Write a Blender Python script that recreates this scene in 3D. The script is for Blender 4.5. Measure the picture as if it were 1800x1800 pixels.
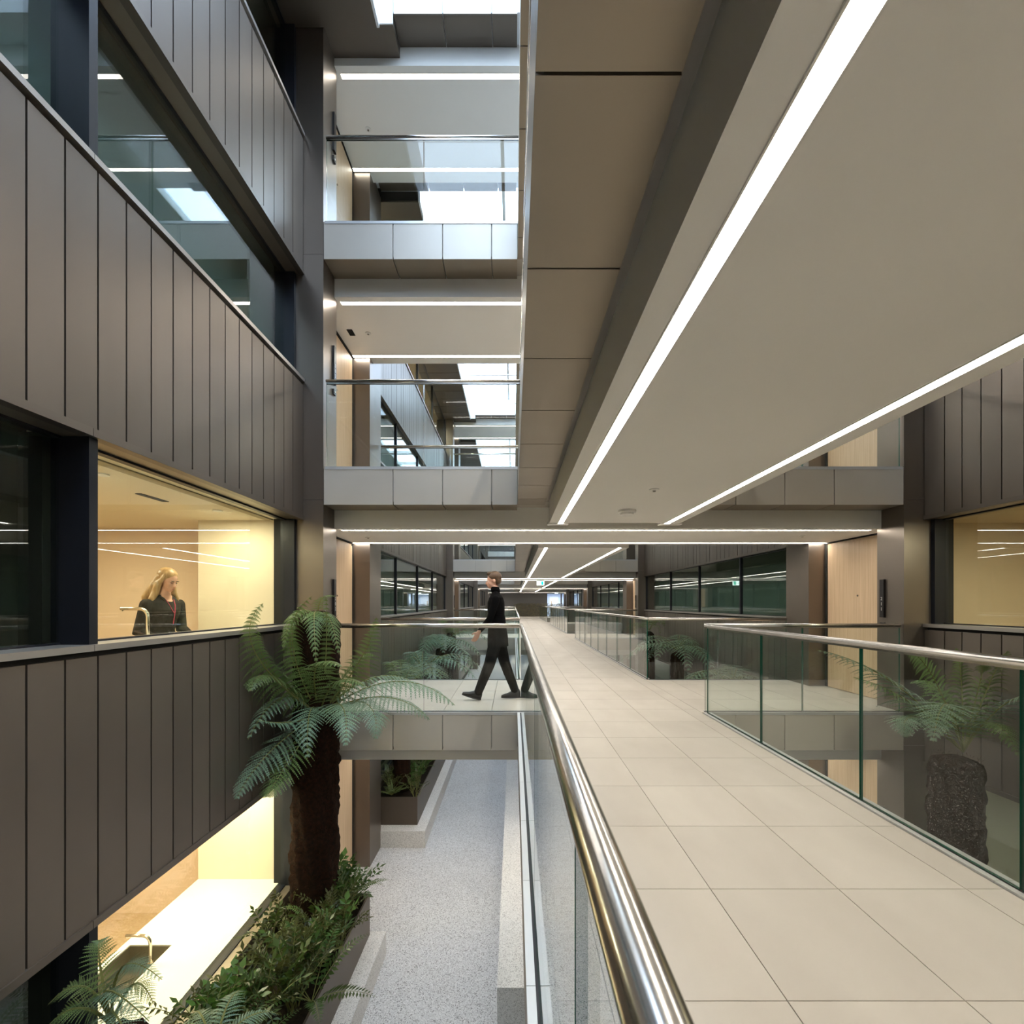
import bpy, math, random
from mathutils import Vector, Matrix, Quaternion

# ------------------------------------------------------------------ camera, sky, exposure
scene = bpy.context.scene
for o in list(bpy.data.objects):
    bpy.data.objects.remove(o)
COL = scene.collection
F, CX, CY, EYE = 800.0, 903.0, 1060.0, 1.37           # focal length and principal point (1800 px frame), eye height
cam_d = bpy.data.cameras.new('camera')
cam_d.sensor_width = 36.0
cam_d.lens = F / 1800.0 * 36.0
cam_d.shift_x = -(CX - 900) / 1800.0
cam_d.shift_y = (CY - 900) / 1800.0
cam_d.clip_start = 0.02
cam = bpy.data.objects.new('camera', cam_d)
cam.location = (0, 0, EYE)
cam.rotation_euler = (math.pi / 2, 0, 0)
COL.objects.link(cam)
scene.camera = cam
world = bpy.data.worlds.new('overcast_sky')
scene.world = world
world.use_nodes = True
bg = world.node_tree.nodes['Background']
bg.inputs['Color'].default_value = (0.65, 0.77, 1.0, 1)
bg.inputs['Strength'].default_value = 5.2
scene.view_settings.view_transform = 'Standard'
scene.view_settings.look = 'None'
scene.view_settings.gamma = 1.0
scene.view_settings.use_curve_mapping = False
scene.view_settings.exposure = 1.05
LED = 18.0            # radiance of the linear lights
cy = scene.cycles
cy.use_denoising = True
cy.use_adaptive_sampling = True
cy.adaptive_threshold = 0.05
cy.max_bounces = 7
cy.diffuse_bounces = 3
cy.glossy_bounces = 4
cy.transmission_bounces = 4
cy.transparent_max_bounces = 40
cy.sample_clamp_indirect = 6.0
cy.caustics_reflective = False
cy.caustics_refractive = False

# ------------------------------------------------------------------ dimensions
C = 1.25                                  # axis of the atrium
XW, XF, XG = -2.38, -2.63, -2.84          # pillar plane, cladding plane, glazing plane (left side; right side mirrored)
D0, WD, PER, LV = 5.69, 2.46, 12.16, 3.07  # first cross walkway, its width, bay period, storey height
GR = -3.0
BX0, BX1 = 0.05, 2.45
def mx(x): return 2 * C - x
def P(px, py, Y):
    return Vector(((px - CX) * Y / F, Y, EYE + (CY - py) * Y / F))
rnd = random.Random(7)

# ------------------------------------------------------------------ mesh helpers
class MB:
    def __init__(s): s.v = []; s.f = []; s.m = []
    def box(s, x0, x1, y0, y1, z0, z1, m=0, edge=None):
        if x0 > x1: x0, x1 = x1, x0
        if y0 > y1: y0, y1 = y1, y0
        if z0 > z1: z0, z1 = z1, z0
        n = len(s.v)
        s.v += [(x0,y0,z0),(x1,y0,z0),(x1,y1,z0),(x0,y1,z0),(x0,y0,z1),(x1,y0,z1),(x1,y1,z1),(x0,y1,z1)]
        fs = [(0,3,2,1),(4,5,6,7),(0,1,5,4),(2,3,7,6),(1,2,6,5),(3,0,4,7)]
        d = [x1-x0, y1-y0, z1-z0]
        thin = d.index(min(d))
        ax = [2,2,1,1,0,0]
        for i, f in enumerate(fs):
            s.f.append(tuple(n+k for k in f))
            s.m.append(m if edge is None or ax[i] == thin else edge)
        return s
    def quad(s, a, b, c, d, m=0):
        n = len(s.v); s.v += [tuple(a),tuple(b),tuple(c),tuple(d)]; s.f.append((n,n+1,n+2,n+3)); s.m.append(m); return s
    def tri(s, a, b, c, m=0):
        n = len(s.v); s.v += [tuple(a),tuple(b),tuple(c)]; s.f.append((n,n+1,n+2)); s.m.append(m); return s
    def loft(s, secs, m=0, caps=True):
        """secs: list of rings (same length) of points"""
        k = len(secs[0]); n0 = len(s.v)
        for r in secs: s.v += [tuple(p) for p in r]
        for i in range(len(secs)-1):
            a = n0+i*k; b = a+k
            for j in range(k):
                j2 = (j+1) % k
                s.f.append((a+j,a+j2,b+j2,b+j)); s.m.append(m)
        if caps:
            s.f.append(tuple(n0+j for j in reversed(range(k)))); s.m.append(m)
            s.f.append(tuple(n0+(len(secs)-1)*k+j for j in range(k))); s.m.append(m)
        return s
    def tube(s, pts, r, k=12, m=0, caps=True, flat=1.0, up=None):
        pts = [Vector(p) for p in pts]
        if not isinstance(r, (list, tuple)): r = [r]*len(pts)
        secs = []
        ref = None
        for i, p in enumerate(pts):
            if i == 0: t = pts[1]-p
            elif i == len(pts)-1: t = p-pts[i-1]
            else: t = (pts[i+1]-p).normalized()+(p-pts[i-1]).normalized()
            t = t.normalized()
            if ref is None:
                ref = Vector(up) if up else (Vector((0,0,1)) if abs(t.z) < .9 else Vector((0,1,0)))
            a = t.cross(ref)
            if a.length < 1e-5: a = t.orthogonal()
            a.normalize(); b = a.cross(t).normalized(); ref = b
            sc = 1.0
            if 0 < i < len(pts)-1:
                cosv = (pts[i+1]-p).normalized().dot((p-pts[i-1]).normalized())
                sc = min(1.5, 1/max(.5, math.sqrt((1+cosv)/2)))
            secs.append([p + a*math.cos(2*math.pi*j/k)*r[i]*sc + b*math.sin(2*math.pi*j/k)*r[i]*flat for j in range(k)])
        return s.loft(secs, m, caps)
    def cyl(s, c, r, z0, z1, k=20, m=0):
        return s.loft([[(c[0]+r*math.cos(2*math.pi*j/k), c[1]+r*math.sin(2*math.pi*j/k), z) for j in range(k)] for z in (z0,z1)], m)
    def sphere(s, c, r, k=14, m=0, rot=None):
        if not isinstance(r,(list,tuple)): r=(r,r,r)
        secs=[]
        for i in range(1,k):
            th=math.pi*i/k
            ring=[]
            for j in range(k):
                ph=2*math.pi*j/k
                v=Vector((r[0]*math.sin(th)*math.cos(ph), r[1]*math.sin(th)*math.sin(ph), -r[2]*math.cos(th)))
                if rot is not None: v=rot@v
                ring.append(v+Vector(c))
            secs.append(ring)
        return s.loft(secs,m)
    def mesh(s, name, mats, smooth=False):
        me = bpy.data.meshes.new(name)
        me.from_pydata(s.v, [], s.f)
        for m in (mats if isinstance(mats,(list,tuple)) else [mats]):
            me.materials.append(m)
        if any(s.m): me.polygons.foreach_set('material_index', s.m)
        if smooth: me.polygons.foreach_set('use_smooth', [True]*len(me.polygons))
        me.update()
        return me
    def build(s, name, mats, parent=None, smooth=False, **tags):
        return link(name, s.mesh(name, mats, smooth), parent, **tags)

def tag(o, label=None, cat=None, group=None, kind=None):
    if label: o['label'] = label
    if cat: o['category'] = cat
    if group: o['group'] = group
    if kind: o['kind'] = kind
    return o
def link(name, me, parent=None, loc=None, rot=None, **tags):
    o = bpy.data.objects.new(name, me)
    COL.objects.link(o)
    if parent is not None: o.parent = parent
    if loc is not None: o.location = loc
    if rot is not None: o.rotation_euler = rot
    return tag(o, **tags)
def empty(name, loc=(0,0,0), rz=0, **tags):
    o = bpy.data.objects.new(name, None)
    o.empty_display_size = .1
    COL.objects.link(o)
    o.location = loc; o.rotation_euler = (0,0,rz)
    return tag(o, **tags)
_boxcache = {}
def boxpiece(name, mat, parent, x0, x1, y0, y1, z0, z1, mats=None, edge=None, **tags):
    """a box as an object of its own; alike boxes share mesh data"""
    d = (round(abs(x1-x0),4), round(abs(y1-y0),4), round(abs(z1-z0),4), mat.name if mat else tuple(m.name for m in mats))
    me = _boxcache.get(d)
    if me is None:
        b = MB().box(-d[0]/2,d[0]/2,-d[1]/2,d[1]/2,-d[2]/2,d[2]/2, 0, edge)
        me = b.mesh(name, mats if mats else mat)
        _boxcache[d] = me
    return link(name, me, parent, ((x0+x1)/2,(y0+y1)/2,(z0+z1)/2), **tags)

# ------------------------------------------------------------------ materials
def mat_new(name):
    m = bpy.data.materials.new(name); m.use_nodes = True
    nt = m.node_tree; nt.nodes.clear()
    out = nt.nodes.new('ShaderNodeOutputMaterial')
    return m, nt, out
def N(nt, typ, **kw):
    n = nt.nodes.new(typ)
    for k, v in kw.items():
        if k in n.inputs: n.inputs[k].default_value = v
        else: setattr(n, k, v)
    return n
def pbr(name, col, rough=.5, metal=0.0, var=.0, scale=4.0, bump=.0, bscale=40.0, stretch=(1,1,1), rand=0.0, spec=.5, col2=None, coat=0.0, rvar=0.0, detail=3.0):
    m, nt, out = mat_new(name)
    b = N(nt, 'ShaderNodeBsdfPrincipled')
    b.inputs['Roughness'].default_value = rough
    b.inputs['Metallic'].default_value = metal
    b.inputs['Specular IOR Level'].default_value = spec
    b.inputs['Coat Weight'].default_value = coat
    c4 = (*col, 1)
    b.inputs['Base Color'].default_value = c4
    L = nt.links.new
    tc = N(nt, 'ShaderNodeTexCoord'); mp = N(nt, 'ShaderNodeMapping'); mp.inputs['Scale'].default_value = stretch
    geo = N(nt, 'ShaderNodeNewGeometry')
    L(geo.outputs['Position'], mp.inputs['Vector'])
    last = None
    if var > 0 or col2:
        nz = N(nt, 'ShaderNodeTexNoise', Scale=scale, Detail=detail)
        L(mp.outputs['Vector'], nz.inputs['Vector'])
        mixn = N(nt, 'ShaderNodeMix', data_type='RGBA')
        c2 = col2 if col2 else tuple(max(0, c*(1-var)) for c in col)
        c1 = col if col2 else tuple(min(1, c*(1+var)) for c in col)
        mixn.inputs['A'].default_value = (*c1,1); mixn.inputs['B'].default_value = (*c2,1)
        ramp = N(nt, 'ShaderNodeMapRange'); ramp.inputs['From Min'].default_value=.3; ramp.inputs['From Max'].default_value=.7
        L(nz.outputs['Fac'], ramp.inputs['Value']); L(ramp.outputs['Result'], mixn.inputs['Factor'])
        last = mixn.outputs['Result']
        if rvar > 0:
            rr = N(nt,'ShaderNodeMapRange'); rr.inputs['To Min'].default_value=rough-rvar; rr.inputs['To Max'].default_value=rough+rvar
            L(nz.outputs['Fac'], rr.inputs['Value']); L(rr.outputs['Result'], b.inputs['Roughness'])
    if rand > 0:
        oi = N(nt, 'ShaderNodeObjectInfo'); hs = N(nt, 'ShaderNodeHueSaturation')
        mr = N(nt, 'ShaderNodeMapRange'); mr.inputs['To Min'].default_value = 1-rand; mr.inputs['To Max'].default_value = 1+rand
        L(oi.outputs['Random'], mr.inputs['Value']); L(mr.outputs['Result'], hs.inputs['Value'])
        if last: L(last, hs.inputs['Color'])
        else: hs.inputs['Color'].default_value = c4
        last = hs.outputs['Color']
    if last: L(last, b.inputs['Base Color'])
    if bump > 0:
        nb = N(nt, 'ShaderNodeTexNoise', Scale=bscale, Detail=4.0); L(mp.outputs['Vector'], nb.inputs['Vector'])
        bp = N(nt, 'ShaderNodeBump', Strength=bump, Distance=.01); L(nb.outputs['Fac'], bp.inputs['Height']); L(bp.outputs['Normal'], b.inputs['Normal'])
    L(b.outputs['BSDF'], out.inputs['Surface'])
    return m
def emit(name, col, strength):
    m, nt, out = mat_new(name)
    e = N(nt, 'ShaderNodeEmission', Color=(*col,1), Strength=strength)
    nt.links.new(e.outputs['Emission'], out.inputs['Surface'])
    return m
def glassmat(name, tint, ior=1.5, gloss=(1,1,1)):
    m, nt, out = mat_new(name)
    t = N(nt, 'ShaderNodeBsdfTransparent', Color=(*tint,1))
    g = N(nt, 'ShaderNodeBsdfGlossy', Color=(*gloss,1), Roughness=0.0)
    fr = N(nt, 'ShaderNodeFresnel', IOR=ior)
    geo = N(nt, 'ShaderNodeNewGeometry')
    # same Fresnel curve on both faces of a thin pane
    mi = N(nt, 'ShaderNodeMapRange'); mi.inputs['To Min'].default_value = ior; mi.inputs['To Max'].default_value = ior
    nt.links.new(geo.outputs['Backfacing'], mi.inputs['Value'])
    mi.inputs['To Max'].default_value = 1/ior
    nt.links.new(mi.outputs['Result'], fr.inputs['IOR'])
    mx_ = N(nt, 'ShaderNodeMixShader')
    nt.links.new(fr.outputs['Fac'], mx_.inputs['Fac'])
    nt.links.new(t.outputs['BSDF'], mx_.inputs[1]); nt.links.new(g.outputs['BSDF'], mx_.inputs[2])
    nt.links.new(mx_.outputs['Shader'], out.inputs['Surface'])
    return m
def leafmat(name, col, trans=.35, rough=.45, rand=.25):
    m, nt, out = mat_new(name); L = nt.links.new
    b = N(nt, 'ShaderNodeBsdfPrincipled', Roughness=rough)
    b.inputs['Specular IOR Level'].default_value = .45
    tr = N(nt, 'ShaderNodeBsdfTranslucent')
    oi = N(nt, 'ShaderNodeObjectInfo')
    geo = N(nt,'ShaderNodeNewGeometry'); nz = N(nt,'ShaderNodeTexNoise',Scale=9.0); L(geo.outputs['Position'], nz.inputs['Vector'])
    ad = N(nt,'ShaderNodeMath',operation='ADD'); L(oi.outputs['Random'],ad.inputs[0]); L(nz.outputs['Fac'],ad.inputs[1])
    mr = N(nt,'ShaderNodeMapRange'); mr.inputs['From Max'].default_value=1.7; mr.inputs['From Min'].default_value=.3; mr.inputs['To Min'].default_value=1-rand; mr.inputs['To Max'].default_value=1+rand
    L(ad.outputs[0], mr.inputs['Value'])
    mh = N(nt,'ShaderNodeMapRange'); mh.inputs['To Min'].default_value=.485; mh.inputs['To Max'].default_value=.525
    L(oi.outputs['Random'], mh.inputs['Value'])
    hs = N(nt,'ShaderNodeHueSaturation'); hs.inputs['Color'].default_value=(*col,1)
    L(mr.outputs['Result'], hs.inputs['Value']); L(mh.outputs['Result'], hs.inputs['Hue'])
    L(hs.outputs['Color'], b.inputs['Base Color']); L(hs.outputs['Color'], tr.inputs['Color'])
    ms = N(nt,'ShaderNodeMixShader',Fac=trans)
    L(b.outputs['BSDF'], ms.inputs[1]); L(tr.outputs['BSDF'], ms.inputs[2]); L(ms.outputs['Shader'], out.inputs['Surface'])
    return m
def terrazzo(name, base, dark, light, scale=160.0, rough=.5):
    m, nt, out = mat_new(name); L = nt.links.new
    b = N(nt,'ShaderNodeBsdfPrincipled',Roughness=rough)
    geo = N(nt,'ShaderNodeNewGeometry')
    v = N(nt,'ShaderNodeTexVoronoi',Scale=scale); L(geo.outputs['Position'], v.inputs['Vector'])
    hs = N(nt,'ShaderNodeSeparateColor'); L(v.outputs['Color'], hs.inputs['Color'])
    cr = N(nt,'ShaderNodeValToRGB'); e = cr.color_ramp; e.interpolation='CONSTANT'
    e.elements[0].position=0; e.elements[0].color=(*dark,1)
    e.elements[1].position=.13; e.elements[1].color=(*base,1)
    x = e.elements.new(.72); x.color=(*light,1)
    L(hs.outputs['Red'], cr.inputs['Fac'])
    nz = N(nt,'ShaderNodeTexNoise',Scale=1.1,Detail=4.0); L(geo.outputs['Position'], nz.inputs['Vector'])
    mr = N(nt,'ShaderNodeMapRange'); mr.inputs['To Min'].default_value=.86; mr.inputs['To Max'].default_value=1.12; L(nz.outputs['Fac'], mr.inputs['Value'])
    h = N(nt,'ShaderNodeHueSaturation'); L(cr.outputs['Color'], h.inputs['Color']); L(mr.outputs['Result'], h.inputs['Value'])
    L(h.outputs['Color'], b.inputs['Base Color']); L(b.outputs['BSDF'], out.inputs['Surface'])
    return m
def timber(name, c1, c2, axis=2, rough=.45):
    m, nt, out = mat_new(name); L = nt.links.new
    b = N(nt,'ShaderNodeBsdfPrincipled',Roughness=rough)
    geo = N(nt,'ShaderNodeNewGeometry'); mp = N(nt,'ShaderNodeMapping')
    sc = [34,34,34]; sc[axis]=1.1; mp.inputs['Scale'].default_value=sc
    L(geo.outputs['Position'], mp.inputs['Vector'])
    nz = N(nt,'ShaderNodeTexNoise',Scale=1.0,Detail=5.0,Roughness=.6); L(mp.outputs['Vector'], nz.inputs['Vector'])
    mr = N(nt,'ShaderNodeMapRange'); mr.inputs['From Min'].default_value=.35; mr.inputs['From Max'].default_value=.65; L(nz.outputs['Fac'], mr.inputs['Value'])
    mi = N(nt,'ShaderNodeMix',data_type='RGBA'); mi.inputs['A'].default_value=(*c1,1); mi.inputs['B'].default_value=(*c2,1)
    L(mr.outputs['Result'], mi.inputs['Factor']); L(mi.outputs['Result'], b.inputs['Base Color']); L(b.outputs['BSDF'], out.inputs['Surface'])
    return m

M = {}
M['bronze'] = pbr('bronze_anodised', (.190,.162,.138), .42, .75, var=.06, scale=1.4, stretch=(1,1,.5), rand=.07, rvar=.03)
M['bronze_col'] = pbr('bronze_column', (.215,.183,.155), .36, .82, var=.05, scale=1.0, rvar=.03)
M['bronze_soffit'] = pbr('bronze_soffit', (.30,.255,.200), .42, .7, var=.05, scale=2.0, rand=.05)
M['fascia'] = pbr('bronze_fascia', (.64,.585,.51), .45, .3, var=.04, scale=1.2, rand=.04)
M['bronze_dark'] = pbr('dark_bronze', (.135,.112,.090), .45, .5, var=.05, scale=2.0, rand=.05)
M['gap'] = pbr('dark_joint', (.012,.011,.010), .8)
M['sill'] = pbr('sill_metal', (.44,.41,.38), .38, .75, var=.04, scale=3)
M['plaster'] = pbr('painted_plaster', (.86,.84,.80), .75, var=.015, scale=1.2)
M['white_up'] = pbr('white_upstand', (.80,.82,.84), .6)
M['tile'] = pbr('limestone_tile', (.60,.555,.495), .46, col2=(.53,.485,.43), var=.1, scale=2.2, rand=.035, stretch=(1,.5,1), detail=6.0, rvar=.06)
M['tile_joint'] = pbr('grout', (.42,.385,.335), .9)
M['terrazzo'] = terrazzo('terrazzo_floor', (.54,.545,.56), (.22,.22,.23), (.70,.705,.715), 120.0)
M['stone'] = terrazzo('granite_kerb', (.66,.65,.63), (.36,.35,.34), (.78,.77,.75), 150.0, .55)
M['dark'] = pbr('blue_black_metal', (.010,.012,.018), .38, .0, spec=.4)
M['black'] = pbr('black_metal', (.012,.010,.010), .35, .0)
M['steel'] = pbr('brushed_steel', (.62,.60,.57), .20, 1.0, var=.04, scale=6, stretch=(1,1,1))
M['steel_cap'] = pbr('aluminium_cap', (.70,.70,.70), .42, .6, rand=.03)
M['gasket'] = pbr('gasket', (.035,.035,.04), .55)
M['glass'] = glassmat('balustrade_glass', (.95,.975,.965), 1.37)
M['gedge'] = pbr('glass_edge', (.008,.085,.055), .15, spec=.6)
M['wglass'] = glassmat('window_glass', (.86,.93,.90), 1.52)
M['rglass'] = glassmat('roof_glass', (.93,.97,.97), 1.45)
M['oak'] = timber('pale_oak', (.66,.49,.325), (.56,.40,.25))
M['led'] = emit('led_diffuser', (1.0,.935,.835), LED)
M['led_dim'] = emit('led_diffuser_dimmed', (1.0,.935,.835), LED*.32)
M['planter'] = pbr('planter_bronze', (.105,.082,.062), .42, .4)
M['soil'] = pbr('planting_soil', (.018,.013,.009), .95, var=.4, scale=30, spec=.1)
M['blind_green'] = pbr('green_grey_blind', (.115,.150,.125), .85, var=.05, scale=2)
M['unlit_dark'] = pbr('unlit_room_dark', (.030,.028,.022), .9)  # near-black tone, the shade of an unlit room put into the colour
M['unlit_teal'] = pbr('unlit_room_teal', (.10,.135,.13), .85)  # glass reflections and dim interior put into the colour
M['blind_beige'] = pbr('beige_blind', (.58,.46,.31), .85)
M['kwall'] = pbr('kitchen_plaster', (.80,.70,.54), .7)
M['kpink'] = pbr('kitchen_pink_wall', (.80,.62,.47), .7)
M['worktop'] = pbr('white_worktop', (.88,.85,.79), .3)
M['chrome'] = pbr('brushed_nickel', (.80,.72,.62), .25, 1.0)
M['basin'] = pbr('steel_basin', (.40,.36,.30), .35, .9)
M['white'] = pbr('white_plastic', (.80,.79,.76), .5)
M['trunk'] = pbr('fern_trunk', (.010,.007,.005), .95, col2=(.026,.011,.006), var=.4, scale=26, bump=1.0, bscale=60, spec=.08)
M['fibre'] = pbr('trunk_fibre', (.040,.015,.007), .85, spec=.1)
M['frond'] = leafmat('fern_frond', (.150,.215,.070), .30, .42)
M['frond_cool'] = leafmat('fern_frond_cool', (.185,.285,.180), .25, .40)
M['stalk'] = pbr('frond_stalk', (.17,.18,.05), .6)
M['leafA'] = leafmat('leaf_green', (.050,.088,.020), .3, .35)
M['leafB'] = leafmat('leaf_olive', (.074,.080,.024), .3, .35)
M['leafC'] = leafmat('leaf_fresh', (.070,.130,.026), .35, .4)
# ------------------------------------------------------------------ large structure
BAYS = [(-4.01, 5.69), (8.15, 17.85), (20.31, 30.01), (32.47, 42.17)]
WALKS = [-6.47, 5.69, 17.85, 30.01, 42.17]
LNAME = {-1: 'ground storey', 0: 'bridge storey', 1: 'first gallery', 2: 'top gallery'}
SIDE = {'left': 1, 'right': -1}
ORD = ['rear', 'nearest', 'second', 'third', 'far']
def sx(side, x): return x if side == 'left' else mx(x)

# ground floor
gb = MB().box(-9, 11.5, -7, 50, GR-.3, GR)
gb.build('floor', M['terrazzo'], kind='structure', label='grey speckled terrazzo floor of the ground level')
pb = MB().box(-.17, 2.67, 4.66, 42, GR, GR+.43)
pb.build('trim_1', M['stone'], kind='structure', label='low pale granite plinth running under the footbridge')

# facades: backing walls with cladding bands, one per side
PITCH = .2117
bands = [(-.66, 1.11), (2.41, 4.17), (5.48, 7.24)]
FINS = [2.77, 5.10, 7.43]
_rng = random.Random(3)
for side in ('left', 'right'):
    S = lambda x: sx(side, x)
    w = MB()
    for (a, b) in BAYS:
        a = max(a, -4.01)
        for z0, z1 in bands:
            w.box(S(XF-.045), S(XF-.30), a, b, z0+.02, z1-.03)
        w.box(S(XG-.02), S(XF-.30), a, b, GR, -2.13)
    wall = w.build('wall_'+side, M['gap'], kind='structure', label='bronze clad courtyard wall with three bands of tall narrow panels on the '+side)
    near0 = 1.6 if side == 'left' else 3.2
    # near bay: every panel its own object
    joints = [5.42 - PITCH*k for k in range(40)]
    for z0, z1 in bands:
        ys = [5.688] + [j for j in joints if j > near0] 
        for k in range(len(ys)-1):
            dz = _rng.uniform(-.0015, .0015)
            boxpiece('panel', M['bronze'], wall, S(XF), S(XF-.04), ys[k+1]+.006, ys[k]-.006, z0+.05, z1-.075)
        # coarse cladding behind the camera and the far bays, in one run of panels
        r = MB()
        y = ys[-1]
        while y > -4.0:
            r.box(S(XF), S(XF-.04), max(y-PITCH+.006,-4.0), y-.006, z0+.05, z1-.075); y -= PITCH
        for (a, b) in BAYS[1:]:
            y = b
            while y > a+.02:
                d = _rng.uniform(0,.006)
                r.box(S(XF-d), S(XF-.04), max(y-PITCH, a)+.006, y-.006, z0+.05, z1-.075); y -= PITCH
        r.build('panel_run', M['bronze'], wall, kind='stuff')
        # sill cap on top of the band, edge trim under it
        for i, (a, b) in enumerate(BAYS):
            cuts = [a, 3.385-.55, b] if i == 0 else [a, b]
            for c0, c1 in zip(cuts[:-1], cuts[1:]):
                boxpiece('sill_cap', M['sill'], wall, S(XF+.02), S(XG-.03), c0+.002, c1-.002, z1-.04, z1)
                boxpiece('edge_trim', M['bronze'], wall, S(XF+.012), S(XF-.06), c0+.002, c1-.002, z0, z0+.05)
                boxpiece('head_soffit', M['bronze_soffit'], wall, S(XF-.06), S(XG-.03), c0+.002, c1-.002, z0+.005, z0+.03)
    for i, (a, b) in enumerate(BAYS):
        boxpiece('plinth_panel', M['bronze_soffit'], wall, S(XF-.10), S(XG-.02), a, b, -2.60, -2.13)
    # solid ends of the walkways behind the pillars and doors
    for y0 in WALKS:
        e = MB().box(S(-2.80), S(-3.0), y0, y0+WD, GR, 9.3)
        e.build('backing', M['gap'], wall)

# windows ----------------------------------------------------------
wno = [0]
def window(side, a, b, z0, z1, fins, blind, label, XG=XG, fd=.0):
    S = lambda x: sx(side, x)
    wno[0] += 1
    w = empty('window_%d' % wno[0], (S(XG), (a+b)/2, z0), kind='structure', label=label)
    ox, oy, oz = S(XG), (a+b)/2, z0
    def bp(n, mat, x0, x1, y0, y1, zz0, zz1, **k):
        return boxpiece(n, mat, w, x0-ox, x1-ox, y0-oy, y1-oy, zz0-oz, zz1-oz, **k)
    edges = [a] + fins + [b]
    for c0, c1 in zip(edges[:-1], edges[1:]):
        bp('pane', M['wglass'], S(XG), S(XG-.016), c0+.012, c1-.012, z0, z1)
    for f in fins:
        bp('mullion', M['dark'], S(XF-.02), S(XG-.05), f-.03, f+.03, z0, z1) if not fd else bp('mullion', M['dark'], S(XG+fd), S(XG-.03), f-.025, f+.025, z0, z1)
    jx = XF-.09 if not fd else XG+fd
    bp('jamb', M['dark'], S(jx), S(XG-.05), b-.05, b, z0, z1)
    bp('jamb', M['dark'], S(jx), S(XG-.05), a, a+.05, z0, z1)
    bp('bottom_rail', M['dark'], S(XG+.012), S(XG-.05), a, b, z0-.035, z0+.012)
    bp('head_rail', M['dark'], S(XG+.012), S(XG-.05), a, b, z1-.012, z1+.03)
    if blind:
        for c0, c1, bm in blind:
            bp('blind', M[bm], S(-3.04), S(-3.06), c0 - (.5 if c0 == a else 0), c1 + (.5 if c1 == b else 0), z0-.1, z1+.2)  # dark and teal sheets stand in for unlit rooms and reflections
    return w
for side in ('left', 'right'):
    for i, (a, b) in enumerate(BAYS):
        fins = sorted(b - f for f in FINS)
        if i == 0: fins = [-1.70, .59, 2.87]
        for lv in (-1, 0, 1, 2):
            z0 = 1.11 + lv*LV; z1 = 2.41 + lv*LV
            if lv == -1: z0 = -2.13
            lab = '%s ribbon window with dark fins, %s bay, %s' % (side, ['camera','second','third','fourth'][i], LNAME[lv])
            if i == 0 and side == 'left' and lv in (0, -1):
                bl = [(a, 2.84, 'unlit_dark')]
            elif i == 0 and side == 'right' and lv == 0:
                bl = None
            elif i == 0 and side == 'right' and lv == -1:
                bl = [(a, b, 'blind_beige')]
            elif i == 0: bl = [(a, b, 'unlit_teal' if lv < 2 else 'unlit_dark')]
            elif lv == 2 and i == 1: bl = None
            else: bl = [(a, b, 'blind_green')]
            window(side, a, b, z0, z1, fins, bl, lab) if i == 0 else window(side, a, b, z0, z1, fins, bl, lab, XG=XF-.075, fd=.03)

# lit rooms seen only as glowing beige walls
def lit_room(side, a, b, lv, power, nm):
    S = lambda x: sx(side, x)
    z0 = lv*LV; z1 = 2.42+lv*LV
    r = MB().box(S(-4.7), S(-4.8), a-.3, b+.3, z0, z1).box(S(-2.95), S(-4.8), a-.3, b+.3, z1, z1+.05).box(S(-2.95), S(-4.8), a-.3, b+.3, z0-.03, z0)
    r.box(S(-3.02), S(-4.8), a-.35, a-.3, z0, z1).box(S(-3.02), S(-4.8), b+.3, b+.35, z0, z1)
    r.build('wall_'+nm, M['blind_beige'], kind='structure', label='beige inner walls of the softly lit room behind the '+nm.replace('_',' ')+' window')
    for k in range(3):
        ly = a+(b-a)*(k+.5)/3
        d = empty('downlight', (S(-3.45), ly, z1), label='round recessed downlight, %s of three in the %s room' % (['first','second','third'][k], nm.replace('_',' ')), cat='downlight')
        MB().cyl((0,0), .05, -.012, -.002, 20).build('trim_ring', M['white'], d)
        ld = bpy.data.lights.new('downlight_lamp', 'AREA'); ld.shape = 'DISK'; ld.size = .3; ld.energy = power; ld.color = (1.0,.84,.64)
        lo = bpy.data.objects.new('downlight_lamp', ld); lo.location = (0,0,-.02); lo.parent = d; COL.objects.link(lo)
lit_room('right', -4.0, 5.69, 0, 26, 'near_right')
lit_room('left', 8.15, 17.85, 2, 45, 'upper_left')
lit_room('right', 8.15, 17.85, 2, 45, 'upper_right')
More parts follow.
